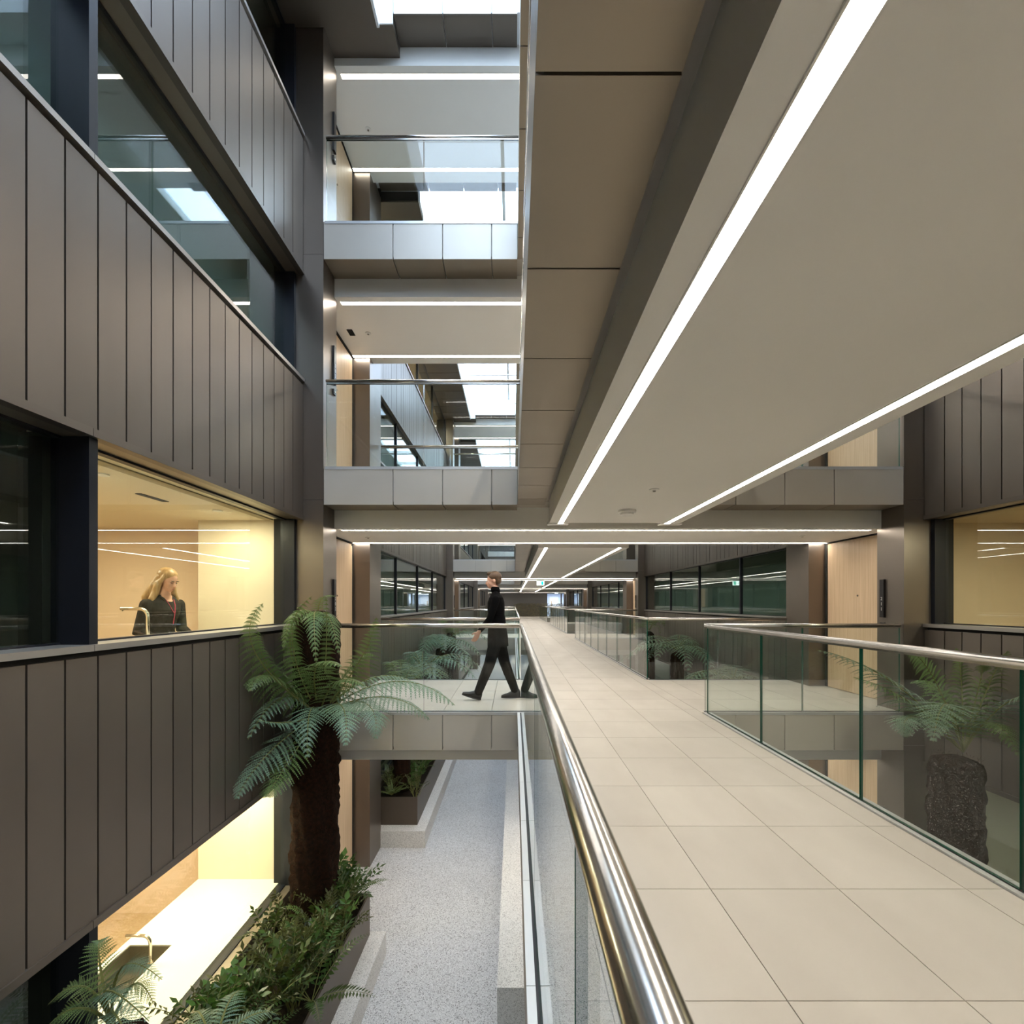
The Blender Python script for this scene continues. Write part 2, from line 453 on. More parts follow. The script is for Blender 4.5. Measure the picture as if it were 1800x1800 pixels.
# kitchens behind the two lit windows -------------------------------
for lv in (0, -1):
    zf = lv*LV if lv == 0 else GR
    zc = 2.42 + lv*LV
    nm = 'upper' if lv == 0 else 'lower'
    MB().box(-7, XG-.05, 2.86, 8.0, zf-.02, zf+.01).build('floor', M['oak'], kind='structure', label='timber floor inside the %s lit kitchen' % nm)
    c = MB().box(-7, XG-.02, 2.86, 8.0, zc, zc+.04).build('ceiling', M['kwall'], kind='structure', label='cream ceiling inside the %s lit kitchen' % nm)
    if lv == 0:
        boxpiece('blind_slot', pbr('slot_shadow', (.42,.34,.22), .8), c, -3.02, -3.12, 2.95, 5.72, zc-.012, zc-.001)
    MB().box(-4.0, XG-.04, 5.77, 5.85, zf, zc).build('wall_kitchen_end', M['kwall'], kind='structure', label='cream end wall beside the worktop in the %s kitchen' % nm)
    MB().box(-4.0, -3.95, 5.85, 6.4, zf, zc).box(-7, -4.0, 6.4, 6.5, zf, zc).build('wall_kitchen_back', M['kpink'], kind='structure', label='warm pinkish back wall of the %s kitchen' % nm)
    MB().box(-7, -6.9, 2.86, 6.5, zf, zc).box(-7, XG-.05, 2.845, 2.86, zf, zc).build('wall_kitchen_side', M['kwall'], kind='structure', label='cream inner side wall of the %s kitchen' % nm)
    MB().box(-7, XG-.05, 2.79, 2.844, zf, zc).build('wall_partition', M['unlit_dark'], kind='structure', label='shade-painted partition between the unlit room and the %s kitchen' % nm)  # dark sheet painting the unlit side's shade onto the cream partition
    xb = -3.55 if lv == 0 else -4.0
    zw = .95 if lv == 0 else -2.13
    k = empty('worktop', (-3.4, 4.4, zw), label='white stone kitchen worktop behind the %s lit window' % nm, cat='worktop')
    t = MB()
    if lv == -1:
        sy0, sy1, sx0, sx1 = 4.02, 4.66, -3.93, -3.50
    else:
        sy0, sy1, sx0, sx1 = 3.7, 4.3, -3.48, -3.25
    t.box(xb, -2.94, 2.87, sy0, zw-.06, zw).box(xb, -2.94, sy1, 5.77, zw-.06, zw).box(xb, sx0, sy0, sy1, zw-.06, zw).box(sx1, -2.94, sy0, sy1, zw-.06, zw)
    o = t.build('slab', M['worktop'], k); o.location = -Vector(k.location)
    bs = MB().box(sx0, sx1, sy0, sy1, zw-.24, zw-.22).box(sx0, sx0+.006, sy0, sy1, zw-.24, zw-.01).box(sx1-.006, sx1, sy0, sy1, zw-.24, zw-.01).box(sx0, sx1, sy0, sy0+.006, zw-.24, zw-.01).box(sx0, sx1, sy1-.006, sy1, zw-.24, zw-.01)
    o = bs.build('basin', M['basin'], k); o.location = -Vector(k.location)
    cb = MB().box(xb+.05, -2.95, 2.87, 5.77, zf+.01, zw-.25).build('cupboard_front', M['kwall'], k); cb.location = -Vector(k.location)
    fx, fy = (-3.20, 3.98) if lv == 0 else (-3.53, 4.42)
    f = empty('tap', (fx, fy, zw), label='brushed nickel gooseneck tap on the %s kitchen worktop' % nm, cat='tap')
    hgt = .27 if lv else .37
    pts = [(0,0,0), (0,0,hgt-.07)] + [(-.07+.07*math.cos(a), 0, hgt-.07+.07*math.sin(a)) for a in (math.pi/8, math.pi/4, 3*math.pi/8, math.pi/2)] + [(-.235,0,hgt)]
    MB().tube(pts, .014, 14).build('spout', M['chrome'], f, smooth=True)
    MB().cyl((0,0), .024, 0, .012, 20).build('base_ring', M['chrome'], f)
    MB().tube([(-.225,0,hgt-.004),(-.225,0,hgt-.022)], .009, 12).build('aerator', M['chrome'], f)
    # recessed ceiling downlights that light the kitchen
    for j, (lx, ly, pw) in enumerate([(-3.35, 3.7, 11), (-3.35, 5.15, 13), (-5.2, 4.6, 28)]):
        if lv == -1: pw *= (1.9 if j == 1 else 1.25)
        d = empty('downlight', (lx, ly, zc), label='round recessed downlight %s in the %s kitchen ceiling' % (['over the tap','beside the end wall','at the back'][j], nm), cat='downlight')
        MB().cyl((0,0), .05, -.012, -.002, 20).build('trim_ring', M['white'], d)
        ld = bpy.data.lights.new('downlight_lamp', 'AREA'); ld.shape = 'DISK'; ld.size = .35; ld.energy = pw; ld.color = (1.0,.82,.58)
        lo = bpy.data.objects.new('downlight_lamp', ld); lo.location = (0,0,-.02); lo.parent = d; COL.objects.link(lo)
# detectors and slot on the upper kitchen ceiling
d = empty('smoke_detector', (-4.05, 3.55, 2.42), label='round white smoke detector on the upper kitchen ceiling', cat='detector')
MB().cyl((0,0), .075, -.022, -.002, 24).build('base', M['white'], d); MB().cyl((0,0), .045, -.05, -.022, 20).build('head', M['white'], d)
MB().box(-3.62,-3.56,4.35,4.70,2.412,2.418).build('ceiling_grille', M['gap'], label='short dark slot grille in the upper kitchen ceiling', cat='grille')

# pillars at the walkway ends --------------------------------------
for wi, y0 in enumerate(WALKS):
    if wi in (0, 4): lv_doors = []
    for side in ('left', 'right'):
        S = lambda x: sx(side, x)
        for fr, (ya, yb, xa) in (('front', (y0, y0+.42, -2.72)), ('back', (y0+1.84, y0+WD, -2.77))):
            c = empty('column', (S(XW), ya, GR), kind='structure', label='bronze clad %s column at the %s end of the %s walkway' % (fr, side, ORD[wi]))
            zj = [GR] + [5.73+LV*k for k in (-2,-1,0)] + [8.62]
            for z0, z1 in zip(zj[:-1], zj[1:]):
                boxpiece('cladding_panel', M['bronze_col'], c, S(xa)-S(XW), 0, 0, yb-ya, z0-GR+.002, z1-GR-.002)

# doors -------------------------------------------------------------
dno = [0]
def text_mesh(txt, size, mat):
    cu = bpy.data.curves.new('digit', 'FONT'); cu.body = txt; cu.size = size; cu.align_x = 'CENTER'; cu.align_y = 'CENTER'; cu.extrude = .0006
    ob = bpy.data.objects.new('digit_tmp', cu); COL.objects.link(ob)
    bpy.context.view_layer.update()
    me = bpy.data.meshes.new_from_object(ob.evaluated_get(bpy.context.evaluated_depsgraph_get()))
    bpy.data.objects.remove(ob); bpy.data.curves.remove(cu)
    me.materials.clear(); me.materials.append(mat)
    return me
M['digit'] = pbr('digit_paint', (.62,.60,.57), .5)
DIG = {c: text_mesh(c, .062, M['digit']) for c in '01236789'}
def door(wi, side, lv, number=None):
    S = lambda x: sx(side, x)
    y0 = WALKS[wi]; zf = lv*LV if lv >= 0 else GR
    top = 2.36+lv*LV
    dno[0] += 1
    d = empty('door_%d' % dno[0], (S(-2.66), y0+1.1, zf), kind='structure', label='pale oak flush door at the %s end of the %s walkway, %s' % (side, ORD[wi], LNAME[lv]))
    ox, oy, oz = d.location
    def bp(n, m, xa, xb, ya, yb, za, zb): return boxpiece(n, M[m], d, S(xa)-ox, S(xb)-ox, ya-oy, yb-oy, za-oz, zb-oz)
    bp('frame', 'oak', -2.72, -2.67, y0+.42, y0+1.83, zf, top)
    leaf = bp('leaf', 'oak', -2.67, -2.645, y0+.46, y0+1.76, zf+.008, top-.06)
    bp('shadow_gap', 'gap', -2.675, -2.655, y0+1.80, y0+1.838, zf, top)
    bp('head_gap', 'gap', -2.67, -2.64, y0+.42, y0+1.83, top-.02, top)
    pz = 1.48-(oz+ (top-.06+zf+.008)/2-oz)+zf
    ph = MB().tube([(0,0,0),(.012 if side=='left' else -.012,0,0)], .014, 12)
    o = ph.build('peephole', M['steel'], leaf); o.location = ((.0125 if side=='left' else -.0125), 0, pz)
    if number:
        sgn = 1 if side == 'left' else -1
        n = empty('door_number_sign', (S(XW), y0+.315, zf+1.18), label='tall black door sign %s on the %s column, %s, %s walkway' % (number, side, LNAME[lv], ORD[wi]), cat='sign')
        boxpiece('plate', M['black'], n, 0, sgn*.028, -.034, .034, 0, .50)
        for k, ch in enumerate(number):
            g = link('digit', DIG[ch], n, (sgn*.0288, 0, .245-k*.068), (math.pi/2, 0, sgn*math.pi/2))
        b = empty('doorbell', (S(XW), y0+.315, zf+1.045), label='square black doorbell below the %s door sign, %s, %s walkway' % (side, LNAME[lv], ORD[wi]), cat='doorbell')
        boxpiece('plate', M['black'], b, 0, sgn*.022, -.034, .034, 0, .068)
        bb = MB().tube([(0,0,0),(sgn*.006,0,0)], .011, 14).build('button', M['white'], b); bb.location = (sgn*.022, 0, .036)
NUM = {('left',-1):'102', ('right',-1):'111', ('left',0):'202', ('right',0):'211', ('left',1):'302', ('right',1):'311', ('left',2):None, ('right',2):None}
for lv in (-1,0,1,2):
    for side in ('left','right'):
        nb = NUM[(side,lv)]
        if lv == 2: nb = None
        door(1, side, lv, nb)
for side, nb in (('left','203'),('right','212')):
    if nb == '203': door(2, side, 0, '203')
    else: door(2, side, 0, '213')
door(3,'left',0); door(3,'right',0)
# plate on the top gallery (its digits cannot be read from here)
n = empty('door_number_sign', (XW, D0+.315, 2*LV+1.18), label='tall black door sign on the left column of the top gallery', cat='sign')
boxpiece('plate', M['black'], n, 0, .028, -.034, .034, 0, .50)
b = empty('doorbell', (XW, D0+.315, 2*LV+1.045), label='square black doorbell below the sign of the top gallery', cat='doorbell')
boxpiece('plate', M['black'], b, 0, .022, -.034, .034, 0, .068)
MB().tube([(.022,0,.036),(.028,0,.036)], .011, 14).build('button', M['white'], b)

# decks: cross walkways and bridges --------------------------------
FJ = [-2.38, -1.508, -.889, -.277, .05]
FJR = [mx(x) for x in reversed(FJ)]
TX0, TP = .33, .6125        # tile grid
TY0, TPY = 2.181, .614
def tile_grid(x0, x1, y0, y1):
    xs = [x0] + [TX0+TP*k for k in range(-12, 16) if x0+.03 < TX0+TP*k < x1-.03] + [x1]
    ys = [y0] + [TY0+TPY*k for k in range(-30, 90) if y0+.03 < TY0+TPY*k < y1-.03] + [y1]
    return [(a, b, c, d) for a, b in zip(xs[:-1], xs[1:]) for c, d in zip(ys[:-1], ys[1:])]
for lv in (0, 1, 2, 3):
    z = lv*LV
    roof = lv == 3
    for wi, y0 in enumerate(WALKS):
        if wi == 4 and lv > 0 : pass
        yb = y0+WD if wi < 4 else 48.0
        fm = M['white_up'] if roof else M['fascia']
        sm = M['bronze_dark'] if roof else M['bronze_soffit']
        deck = MB().box(-2.80, mx(-2.80), y0+.02, yb-.02, z-.43, z-.022)
        nm = 'floor' if not roof else 'ceiling'
        ln = ['bridge storey','first gallery','top gallery','roof'][lv]
        d = deck.build(nm, M['tile_joint'] if not roof else M['white_up'], kind='structure', label='%s cross walkway slab at the %s' % (ORD[wi], ln))
        # fascia and soffit panels front and back
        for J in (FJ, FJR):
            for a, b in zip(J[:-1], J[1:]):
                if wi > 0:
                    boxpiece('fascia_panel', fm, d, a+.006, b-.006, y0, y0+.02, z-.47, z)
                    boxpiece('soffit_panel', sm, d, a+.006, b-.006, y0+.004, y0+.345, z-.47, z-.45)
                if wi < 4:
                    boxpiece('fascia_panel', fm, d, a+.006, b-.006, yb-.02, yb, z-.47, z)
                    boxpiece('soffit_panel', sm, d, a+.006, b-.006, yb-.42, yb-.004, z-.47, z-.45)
        # paving
        if not roof and lv == 0 and wi == 1:
            for a, b, c, e in tile_grid(-2.66, .15, y0+.004, yb-.004)+tile_grid(.15, 2.35, TY0+6*TPY, TY0+10*TPY)+tile_grid(2.35, mx(-2.66), y0+.004, yb-.004):
                boxpiece('paving_tile', M['tile'], d, a+.0025, b-.0025, c+.0025, e-.0025, z-.022, z)
        elif not roof:
            t = MB()
            for a, b, c, e in tile_grid(-2.66, mx(-2.66), y0+.004, yb-.004): t.box(a+.0025, b-.0025, c+.0025, e-.0025, z-.022, z)
            t.build('paving', M['tile'], d, kind='stuff')
        # dropped plaster ceiling below this slab
        if wi < 4 or lv == 1:  # far walkway's ceiling and strips added to light the end zone
            c = MB().box(-2.74, mx(-2.74), y0+.35, y0+2.03, z-.71, z-.43)
            co = c.build('ceiling', M['plaster'], kind='structure', label='white plaster ceiling under the %s walkway of the %s' % (ORD[wi], ln))
            for j, (ya, yb2) in enumerate(((y0+.44, y0+.498), (y0+1.765, y0+1.823))):
                s = empty('strip_light', (-2.33 if j == 0 else -2.70, ya, z-.71), label='LED strip on the %s edge of the %s walkway ceiling under the %s' % (['near','far'][j], ORD[wi], ln), cat='light')
                x1 = mx(-2.33)-(-2.33) if j == 0 else mx(-2.70)+2.70
                if wi == 0 and lv < 3: pass
                boxpiece('diffuser', M['led_dim' if lv == 3 else 'led'], s, 0, x1, 0, yb2-ya, -.004, -.001)
                boxpiece('housing', M['white'], s, 0, x1, -.006, -.001, -.006, .0)
                boxpiece('housing', M['white'], s, 0, x1, yb2-ya+.001, yb2-ya+.006, -.006, .0)
    # bridge along the axis
    if lv < 3:
        for bi, (a, b) in enumerate(BAYS):
            a0 = a if bi else -4.0
            d = MB().box(BX0+.02, BX1-.02, a0, b, z-.43, z-.022)
            ln = ['bridge storey','first gallery','top gallery'][lv]
            d = d.build('floor', M['tile_joint'], kind='structure', label='%s span of the footbridge deck at the %s' % (['nearest','second','third','fourth'][bi], ln))
            if lv == 0 and bi == 0:
                for p in tile_grid(.15, 2.35, .4, TY0+6*TPY):
                    boxpiece('paving_tile', M['tile'], d, p[0]+.002, p[1]-.002, p[2]+.002, p[3]-.002, z-.022, z)
            t = MB()
            for p in tile_grid(.15, 2.35, (TY0+10*TPY if (lv == 0 and bi == 1) else a0), .4 if (lv == 0 and bi == 0) else b):
                t.box(p[0]+.002, p[1]-.002, p[2]+.002, p[3]-.002, z-.022, z)
            t.build('paving', M['tile'], d, kind='stuff')
            # fascias and soffits in .614 m panels
            ys = sorted([a0, b] + [TY0+.10+TPY*k for k in range(-20, 80) if a0+.05 < TY0+.10+TPY*k < b-.05])
            indiv = bi == 0 and lv in (1, 2)
            run = MB()
            for c, e in zip(ys[:-1], ys[1:]):
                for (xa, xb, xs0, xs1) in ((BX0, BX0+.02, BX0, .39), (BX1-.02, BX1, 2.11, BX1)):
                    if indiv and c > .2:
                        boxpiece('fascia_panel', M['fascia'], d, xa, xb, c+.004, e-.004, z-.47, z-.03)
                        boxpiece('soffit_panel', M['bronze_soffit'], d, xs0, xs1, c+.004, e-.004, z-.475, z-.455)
                    else:
                        run.box(xa, xb, c+.004, e-.004, z-.47, z-.03); run.box(xs0, xs1, c+.004, e-.004, z-.475, z-.455)
            if run.v: run.build('panel_run', M['bronze_soffit'], d, kind='stuff')
            if lv > 0:
                c = MB().box(.44, 2.06, a0, b-.06 if bi < 3 else b-2, z-.71, z-.43)
                c.build('ceiling', M['plaster'], kind='structure', label='white plaster ceiling under the %s span of the %s bridge' % (['nearest','second','third','fourth'][bi], ln))
                for j, xa in enumerate((.551, 1.872)):
                    L0, L1 = a0+.03, (b-.05 if bi < 3 else b-2)
                    s = empty('strip_light', (xa, L0, z-.71), label='long %s LED strip of the %s bridge span ceiling under the %s' % (['left','right'][j], ['nearest','second','third','fourth'][bi], ln), cat='light')
                    boxpiece('diffuser', M['led'], s, 0, .057, 0, L1-L0, -.004, -.001)
                    boxpiece('housing', M['white'], s, -.007, -.001, 0, L1-L0, -.006, 0)
                    boxpiece('housing', M['white'], s, .058, .064, 0, L1-L0, -.006, 0)
                    if bi == 0 and lv == 1:
                        boxpiece('end_plate', M['plaster'], s, -.13 if j == 0 else -.06, .13 if j == 0 else .22, L1-L0-.0, L1-L0+.10, -.012, .02)
# ceiling fittings near the camera
def fitting(kind, x, y, z, label):
    d = empty(kind, (x, y, z), label=label, cat='detector' if 'detector' in kind else 'sprinkler')
    if kind == 'smoke_detector':
        MB().loft([[(r*math.cos(2*math.pi*j/20), r*math.sin(2*math.pi*j/20), zz) for j in range(20)] for r, zz in ((.095,-.001),(.095,-.022),(.085,-.03))]).build('base', M['white'], d)
        MB().loft([[(r*math.cos(2*math.pi*j/20), r*math.sin(2*math.pi*j/20), zz) for j in range(20)] for r, zz in ((.07,-.03),(.07,-.05),(.05,-.06))]).build('head', M['white'], d)
    else:
        MB().cyl((0,0), .042, -.008, -.001, 18).build('plate', M['white'], d); MB().cyl((0,0), .014, -.02, -.008, 10).build('nozzle', M['steel'], d)
fitting('smoke_detector', 199*4.86/800, 4.86, 2.36, 'round white smoke detector on the bridge ceiling between the LED strips')
fitting('sprinkler', 247*3.96/800, 3.96, 2.36, 'small flush disc sprinkler on the bridge ceiling by the smoke detector')
for lv, (nm) in ((0,'bridge level'),(1,'first gallery'),(2,'top gallery')):
    fitting('sprinkler', -2.19, 6.85, 2.36+lv*LV, 'small sprinkler disc on the left walkway ceiling, %s' % nm)
MB().box(-2.48,-2.40,6.75,6.90,2.351+LV,2.358+LV).build('ceiling_grille', M['gap'], label='small square black sensor recess in the first gallery ceiling', cat='grille')
fitting('sprinkler', 4.25, 6.7, 2.36, 'small sprinkler disc on the right walkway ceiling near the oak door')

# roof: eaves, upstands, skylights ---------------------------------
for side in ('left', 'right'):
    S = lambda x: sx(side, x)
    for bi, (a, b) in enumerate(BAYS):
        e = MB().box(S(-3.0), S(-1.72), a, b, 8.58, 8.9)
        eo = e.build('ceiling', M['gap'], kind='structure', label='dark eave soffit over the %s wall, %s bay' % (side, ['camera','second','third','fourth'][bi]))
        n = 16
        for k in range(n):
            c0 = a+(b-a)*k/n; c1 = a+(b-a)*(k+1)/n
            boxpiece('soffit_panel', M['bronze_dark'], eo, S(-2.95), S(-1.71), c0+.008, c1-.008, 8.555, 8.58)
        MB().box(S(-1.71), S(-1.68), a, b, 8.56, 9.45).build('upstand', M['white_up'], eo)
    for wi, y0 in enumerate(WALKS[:4]):
        k = MB().box(S(-2.72), S(-1.51), y0+.001, y0+.37, 8.60, 8.738).build('ceiling', M['bronze_dark'], kind='structure', label='dropped bronze bulkhead at the %s end of the %s roof slab' % (side, ORD[wi]))
        boxpiece('white_face', M['white_up'], k, S(-1.74), S(-1.51), y0-.012, y0, 8.60, 9.40)
roofo = empty('window_99', (C, 20, 9.45), kind='structure', label='flat glazed skylight over the atrium')
roofo.name = 'window_%d' % (wno[0]+1)
def rp(n, m, x0, x1, y0, y1, z0, z1): return boxpiece(n, M[m], roofo, x0-C, x1-C, y0-20, y1-20, z0-9.45, z1-9.45)
for bi, (a, b) in enumerate(BAYS):
    n = 5
    for k in range(n):
        c0 = a+(b-a)*k/n; c1 = a+(b-a)*(k+1)/n
        for x0, x1 in ((-1.68,-.2),(-.2,1.25)):
            rp('pane', 'rglass', x0+.01, x1-.01, c0+.01, c1-.01, 9.45, 9.47)
        rp('rafter', 'white', -1.68, 1.25, c0-.03, c0+.03, 9.33, 9.45)
    for x in (-.2, 1.22): rp('purlin', 'white', x-.03, x+.03, a, b, 9.36, 9.45)
rb = MB()
for y0 in WALKS: rb.box(-3.2, mx(-3.2), y0, (y0+WD if y0 < 40 else 50), 9.2, 9.6)
rb.box(-3.2, -1.705, -7, 50, 8.9, 9.46).box(1.25, mx(-3.2), -7, 50, 9.42, 9.6)
for sd in ('left','right'):
    S = lambda x: sx(sd, x)
    MB().box(S(-8.4), S(-8.2), -7.2, 51.5, GR-.3, 9.6).box(S(-8.4), S(-3.2), -7.2, 51.5, 9.3, 9.6).box(S(-8.4), S(-3.2), -7.4, -7.2, GR-.3, 9.6).box(S(-8.4), S(-3.2), 51.5, 51.7, GR-.3, 9.6).build('wall_light_shell_'+sd, M['kpink'] if False else M['unlit_dark'], kind='structure', label='added unseen shell keeping sky light out behind the rooms on the '+sd)  # unseen shell added to stop sky light leaking in from behind
rb.build('roof', M['white_up'], kind='structure', label='white roof deck around the skylights')

# outer closure -----------------------------------------------------
MB().box(-3.2, mx(-3.2), -7.2, -6.5, GR, 9.5).build('wall_back', M['fascia'], kind='structure', label='bronze wall closing the atrium behind the viewer')
endw = MB().box(-3.2, 3.55, 48, 48.3, GR, 9.5).box(5.75, mx(-3.2), 48, 48.3, GR, 9.5).box(3.55, 5.75, 48, 48.3, 2.35, 9.5).box(3.55, 5.75, 48, 48.3, GR, 0)
M['end_grey'] = pbr('end_wall_grey', (.46,.46,.47), .6)
ew = endw.build('wall_end', M['end_grey'], kind='structure', label='grey panelled wall closing the far end of the bridge')
for k in range(12):
    boxpiece('panel', M['end_grey'], ew, -2.9+k*.53+.01, -2.9+(k+1)*.53-.01, 47.97, 47.999, 1.3, 2.34)
lob = MB().box(3.3, 6.0, 51, 51.1, 0, 2.4).box(3.3, 3.4, 48.3, 51, 0, 2.4).box(5.9, 6.0, 48.3, 51, 0, 2.4).box(3.3, 6.0, 48.3, 51, 2.36, 2.46).box(3.3,6.0,48.3,51,-.05,0)
lob.build('wall_lobby', pbr('lobby_paint', (.62,.68,.78), .6), kind='structure', label='pale blue lit lobby beyond the far end of the bridge')
ld = bpy.data.lights.new('lobby_lamp','AREA'); ld.shape='RECTANGLE'; ld.size=1.8; ld.size_y=.25; ld.energy=42; ld.color=(.86,.93,1)
lo = empty('ceiling_light', (4.6, 49.4, 2.35), label='flush lobby ceiling light beyond the far end wall', cat='light')
MB().box(-.9,.9,-.12,.12,-.012,-.002).build('diffuser', M['white'], lo)
l2 = bpy.data.objects.new('lobby_lamp', ld); l2.parent = lo; l2.location=(0,0,-.02); COL.objects.link(l2)
dd = empty('door_%d' % (dno[0]+1), (4.5, 50.95, 0), kind='structure', label='pale lobby door with a tall oak pull beyond the bridge')
boxpiece('leaf', M['white_up'], dd, -.5, .5, -.02, .03, 0, 2.1); boxpiece('pull_handle', M['oak'], dd, -.33, -.21, -.06, -.03, .1, 1.6)
for x in (5.3, 4.95): MB().box(x, x+.12, 48.0, 48.2, 0, 2.34).build('column', M['bronze_col'], kind='structure', label='slim bronze mullion post of the lobby screen' + (' beside the oak pull' if x < 5 else ' at its outer end'))

# planters and kerbs -------------------------------------------------
for side in ('left', 'right'):
    S = lambda x: sx(side, x)
    for bi, (a, b) in enumerate(BAYS[:2]):
        bn = ['camera','second'][bi]
        ys, ye = (.2, 5.65) if bi == 0 else (a-.02, b)
        MB().box(S(-2.72), S(-1.585), ys, ye, GR, -2.707).build('trim_%d' % (2+bi+(2 if side == 'right' else 0)), M['stone'], kind='structure', label='pale granite kerb along the %s wall in the %s bay' % (side, bn))
        p = empty('planter', (S(-2.2), (ys+ye)/2, -2.707), label='long dark bronze planter box on the %s kerb of the %s bay' % (side, bn), cat='planter')
        y0, y1 = (ys, 5.60) if bi == 0 else (ys+.235, ye-.1)
        oy = (ys+ye)/2
        def bp(n, m, x0, x1, yy0, yy1, z0, z1): return boxpiece(n, M[m], p, S(x0)-S(-2.2), S(x1)-S(-2.2), yy0-oy, yy1-oy, z0+2.707, z1+2.707)
        bp('side', 'planter', -1.79, -1.77, y0, y1, -2.707, -2.20); bp('side', 'planter', -2.66, -2.64, y0, y1, -2.707, -2.20)
        bp('end', 'planter', -2.64, -1.79, y0, y0+.02, -2.707, -2.20); bp('end', 'planter', -2.64, -1.79, y1-.02, y1, -2.707, -2.20)
        bp('soil', 'soil', -2.64, -1.79, y0+.02, y1-.02, -2.70, -2.30)

# balustrades --------------------------------------------------------
def rail_run(p0, p1, z, label, joints=None, caps=False, end_pad=(0,0)):
    """glass balustrade from p0 to p1 (plan points) standing on level z"""
    p0 = Vector((p0[0],p0[1],0)); p1 = Vector((p1[0],p1[1],0))
    L = (p1-p0).length; t = (p1-p0).normalized(); ang = math.atan2(t.y, t.x)
    b = empty('glass_balustrade', (p0.x, p0.y, z), ang, label=label, cat='balustrade')
    if joints is None:
        n = max(1, round(L/1.27)); joints = [L*k/n for k in range(1, n)]
    es = [0]+sorted(joints)+[L]
    for a, c in zip(es[:-1], es[1:]):
        boxpiece('glass_pane', None, b, a+.006, c-.006, -.0085, .0085, .012, 1.068, mats=[M['glass'], M['gedge']], edge=1)
    MB().tube([(-end_pad[0],0,1.09),(L+end_pad[1],0,1.09)], .0235, 28).build('handrail', M['steel'], b, smooth=True)
    MB().box(0, L, -.012, -.0095, 1.055, 1.075).box(0, L, .0095, .012, 1.055, 1.075).build('rail_channel', M['steel'], b)
    boxpiece('gasket', M['gasket'], b, 0, L, -.017, .017, -.03, .008)
    if caps:
        yy = 0.0
        first = (p0.y - (TY0+.05)) % TPY
        cuts = [0] + [c for c in [(-first) % TPY + TPY*k for k in range(40)] if .02 < c < L-.02] + [L]
        for a, c in zip(cuts[:-1], cuts[1:]):
            boxpiece('cap_plate', M['steel_cap'], b, a+.0015, c-.0015, -.050, -.0175, -.03, .010)
            boxpiece('cap_plate', M['steel_cap'], b, a+.0015, c-.0015, .0175, .050, -.03, .010)
    else:
        boxpiece('cap_plate', M['steel_cap'], b, 0, L, -.045, -.0175, -.03, .006); boxpiece('cap_plate', M['steel_cap'], b, 0, L, .0175, .045, -.03, .006)
    return b
RX0, RX1 = .095, 2.405
for lv in (0, 1, 2):
    z = lv*LV; ln = LNAME[lv]
    for bi, (a, b) in enumerate(BAYS):
        if bi == 3 and lv > 0: continue
        bn = ['nearest','second','third','fourth'][bi]
        a0 = -3.9 if bi == 0 else a+.04
        jr = [5.65-a0-x for x in (1.23, 2.5, 3.5, 4.77, 6.04, 7.31, 8.58)] if bi == 0 else None
        jl = [.64-a0-1.27*k for k in range(-3, 4)] if bi == 0 else None
        rail_run((RX0, a0), (RX0, b-.04), z, 'glass balustrade on the left of the %s bridge span, %s' % (bn, ln), joints=jl, caps=(lv == 0 and bi == 0), end_pad=(.02,.02))
        rail_run((RX1, a0), (RX1, b-.04), z, 'glass balustrade on the right of the %s bridge span, %s' % (bn, ln), joints=jr, caps=(lv == 0 and bi == 0), end_pad=(.02,.02))
    for wi in (1, 2, 3):
        y0 = WALKS[wi]
        for nm, yy in (('near', y0+.04), ('far', y0+WD-.04)):
            if wi == 3 and lv > 0: continue
            rail_run((XW+.02, yy), (RX0, yy), z, 'glass balustrade on the %s edge of the %s walkway, left arm, %s' % (nm, ORD[wi], ln), joints=[1.23])
            rail_run((RX1, yy), (mx(XW)-.02, yy), z, 'glass balustrade on the %s edge of the %s walkway, right arm, %s' % (nm, ORD[wi], ln), joints=[1.23])

# exit signs -----------------------------------------------------------
M['exit_face'] = emit('exit_sign_face', (.80,1.0,.93), 2.6)
M['exit_green'] = emit('exit_sign_green', (.0,.55,.33), 1.6)
def exit_sign(x, y, zt, label):
    s = empty('exit_sign', (x, y, zt), label=label, cat='sign')
    boxpiece('panel', M['exit_face'], s, -.155, .155, -.008, .008, -.25, -.07)
    boxpiece('housing', M['white'], s, -.16, .16, -.02, .02, -.07, -.035)
    boxpiece('hanger', M['white'], s, -.10, -.09, -.005, .005, -.035, 0); boxpiece('hanger', M['white'], s, .09, .10, -.005, .005, -.035, 0)
    g = MB()
    for f in (-1, 1):
        y = f*.0095
        g.box(.03, .115, y-.0005, y+.0005, -.235, -.085)
        g.box(-.11, -.02, y-.0005, y+.0005, -.165, -.155)
        g.tri((-.125,y,-.16), (-.095,y,-.14), (-.095,y,-.18))
    g.build('pictogram', M['exit_green'], s)
exit_sign(1.12, 19.0, 2.36, 'small illuminated exit sign hanging under the bridge ceiling past the second walkway')
exit_sign(4.5, 47.978, 2.62, 'small illuminated exit sign over the lobby opening at the far end')
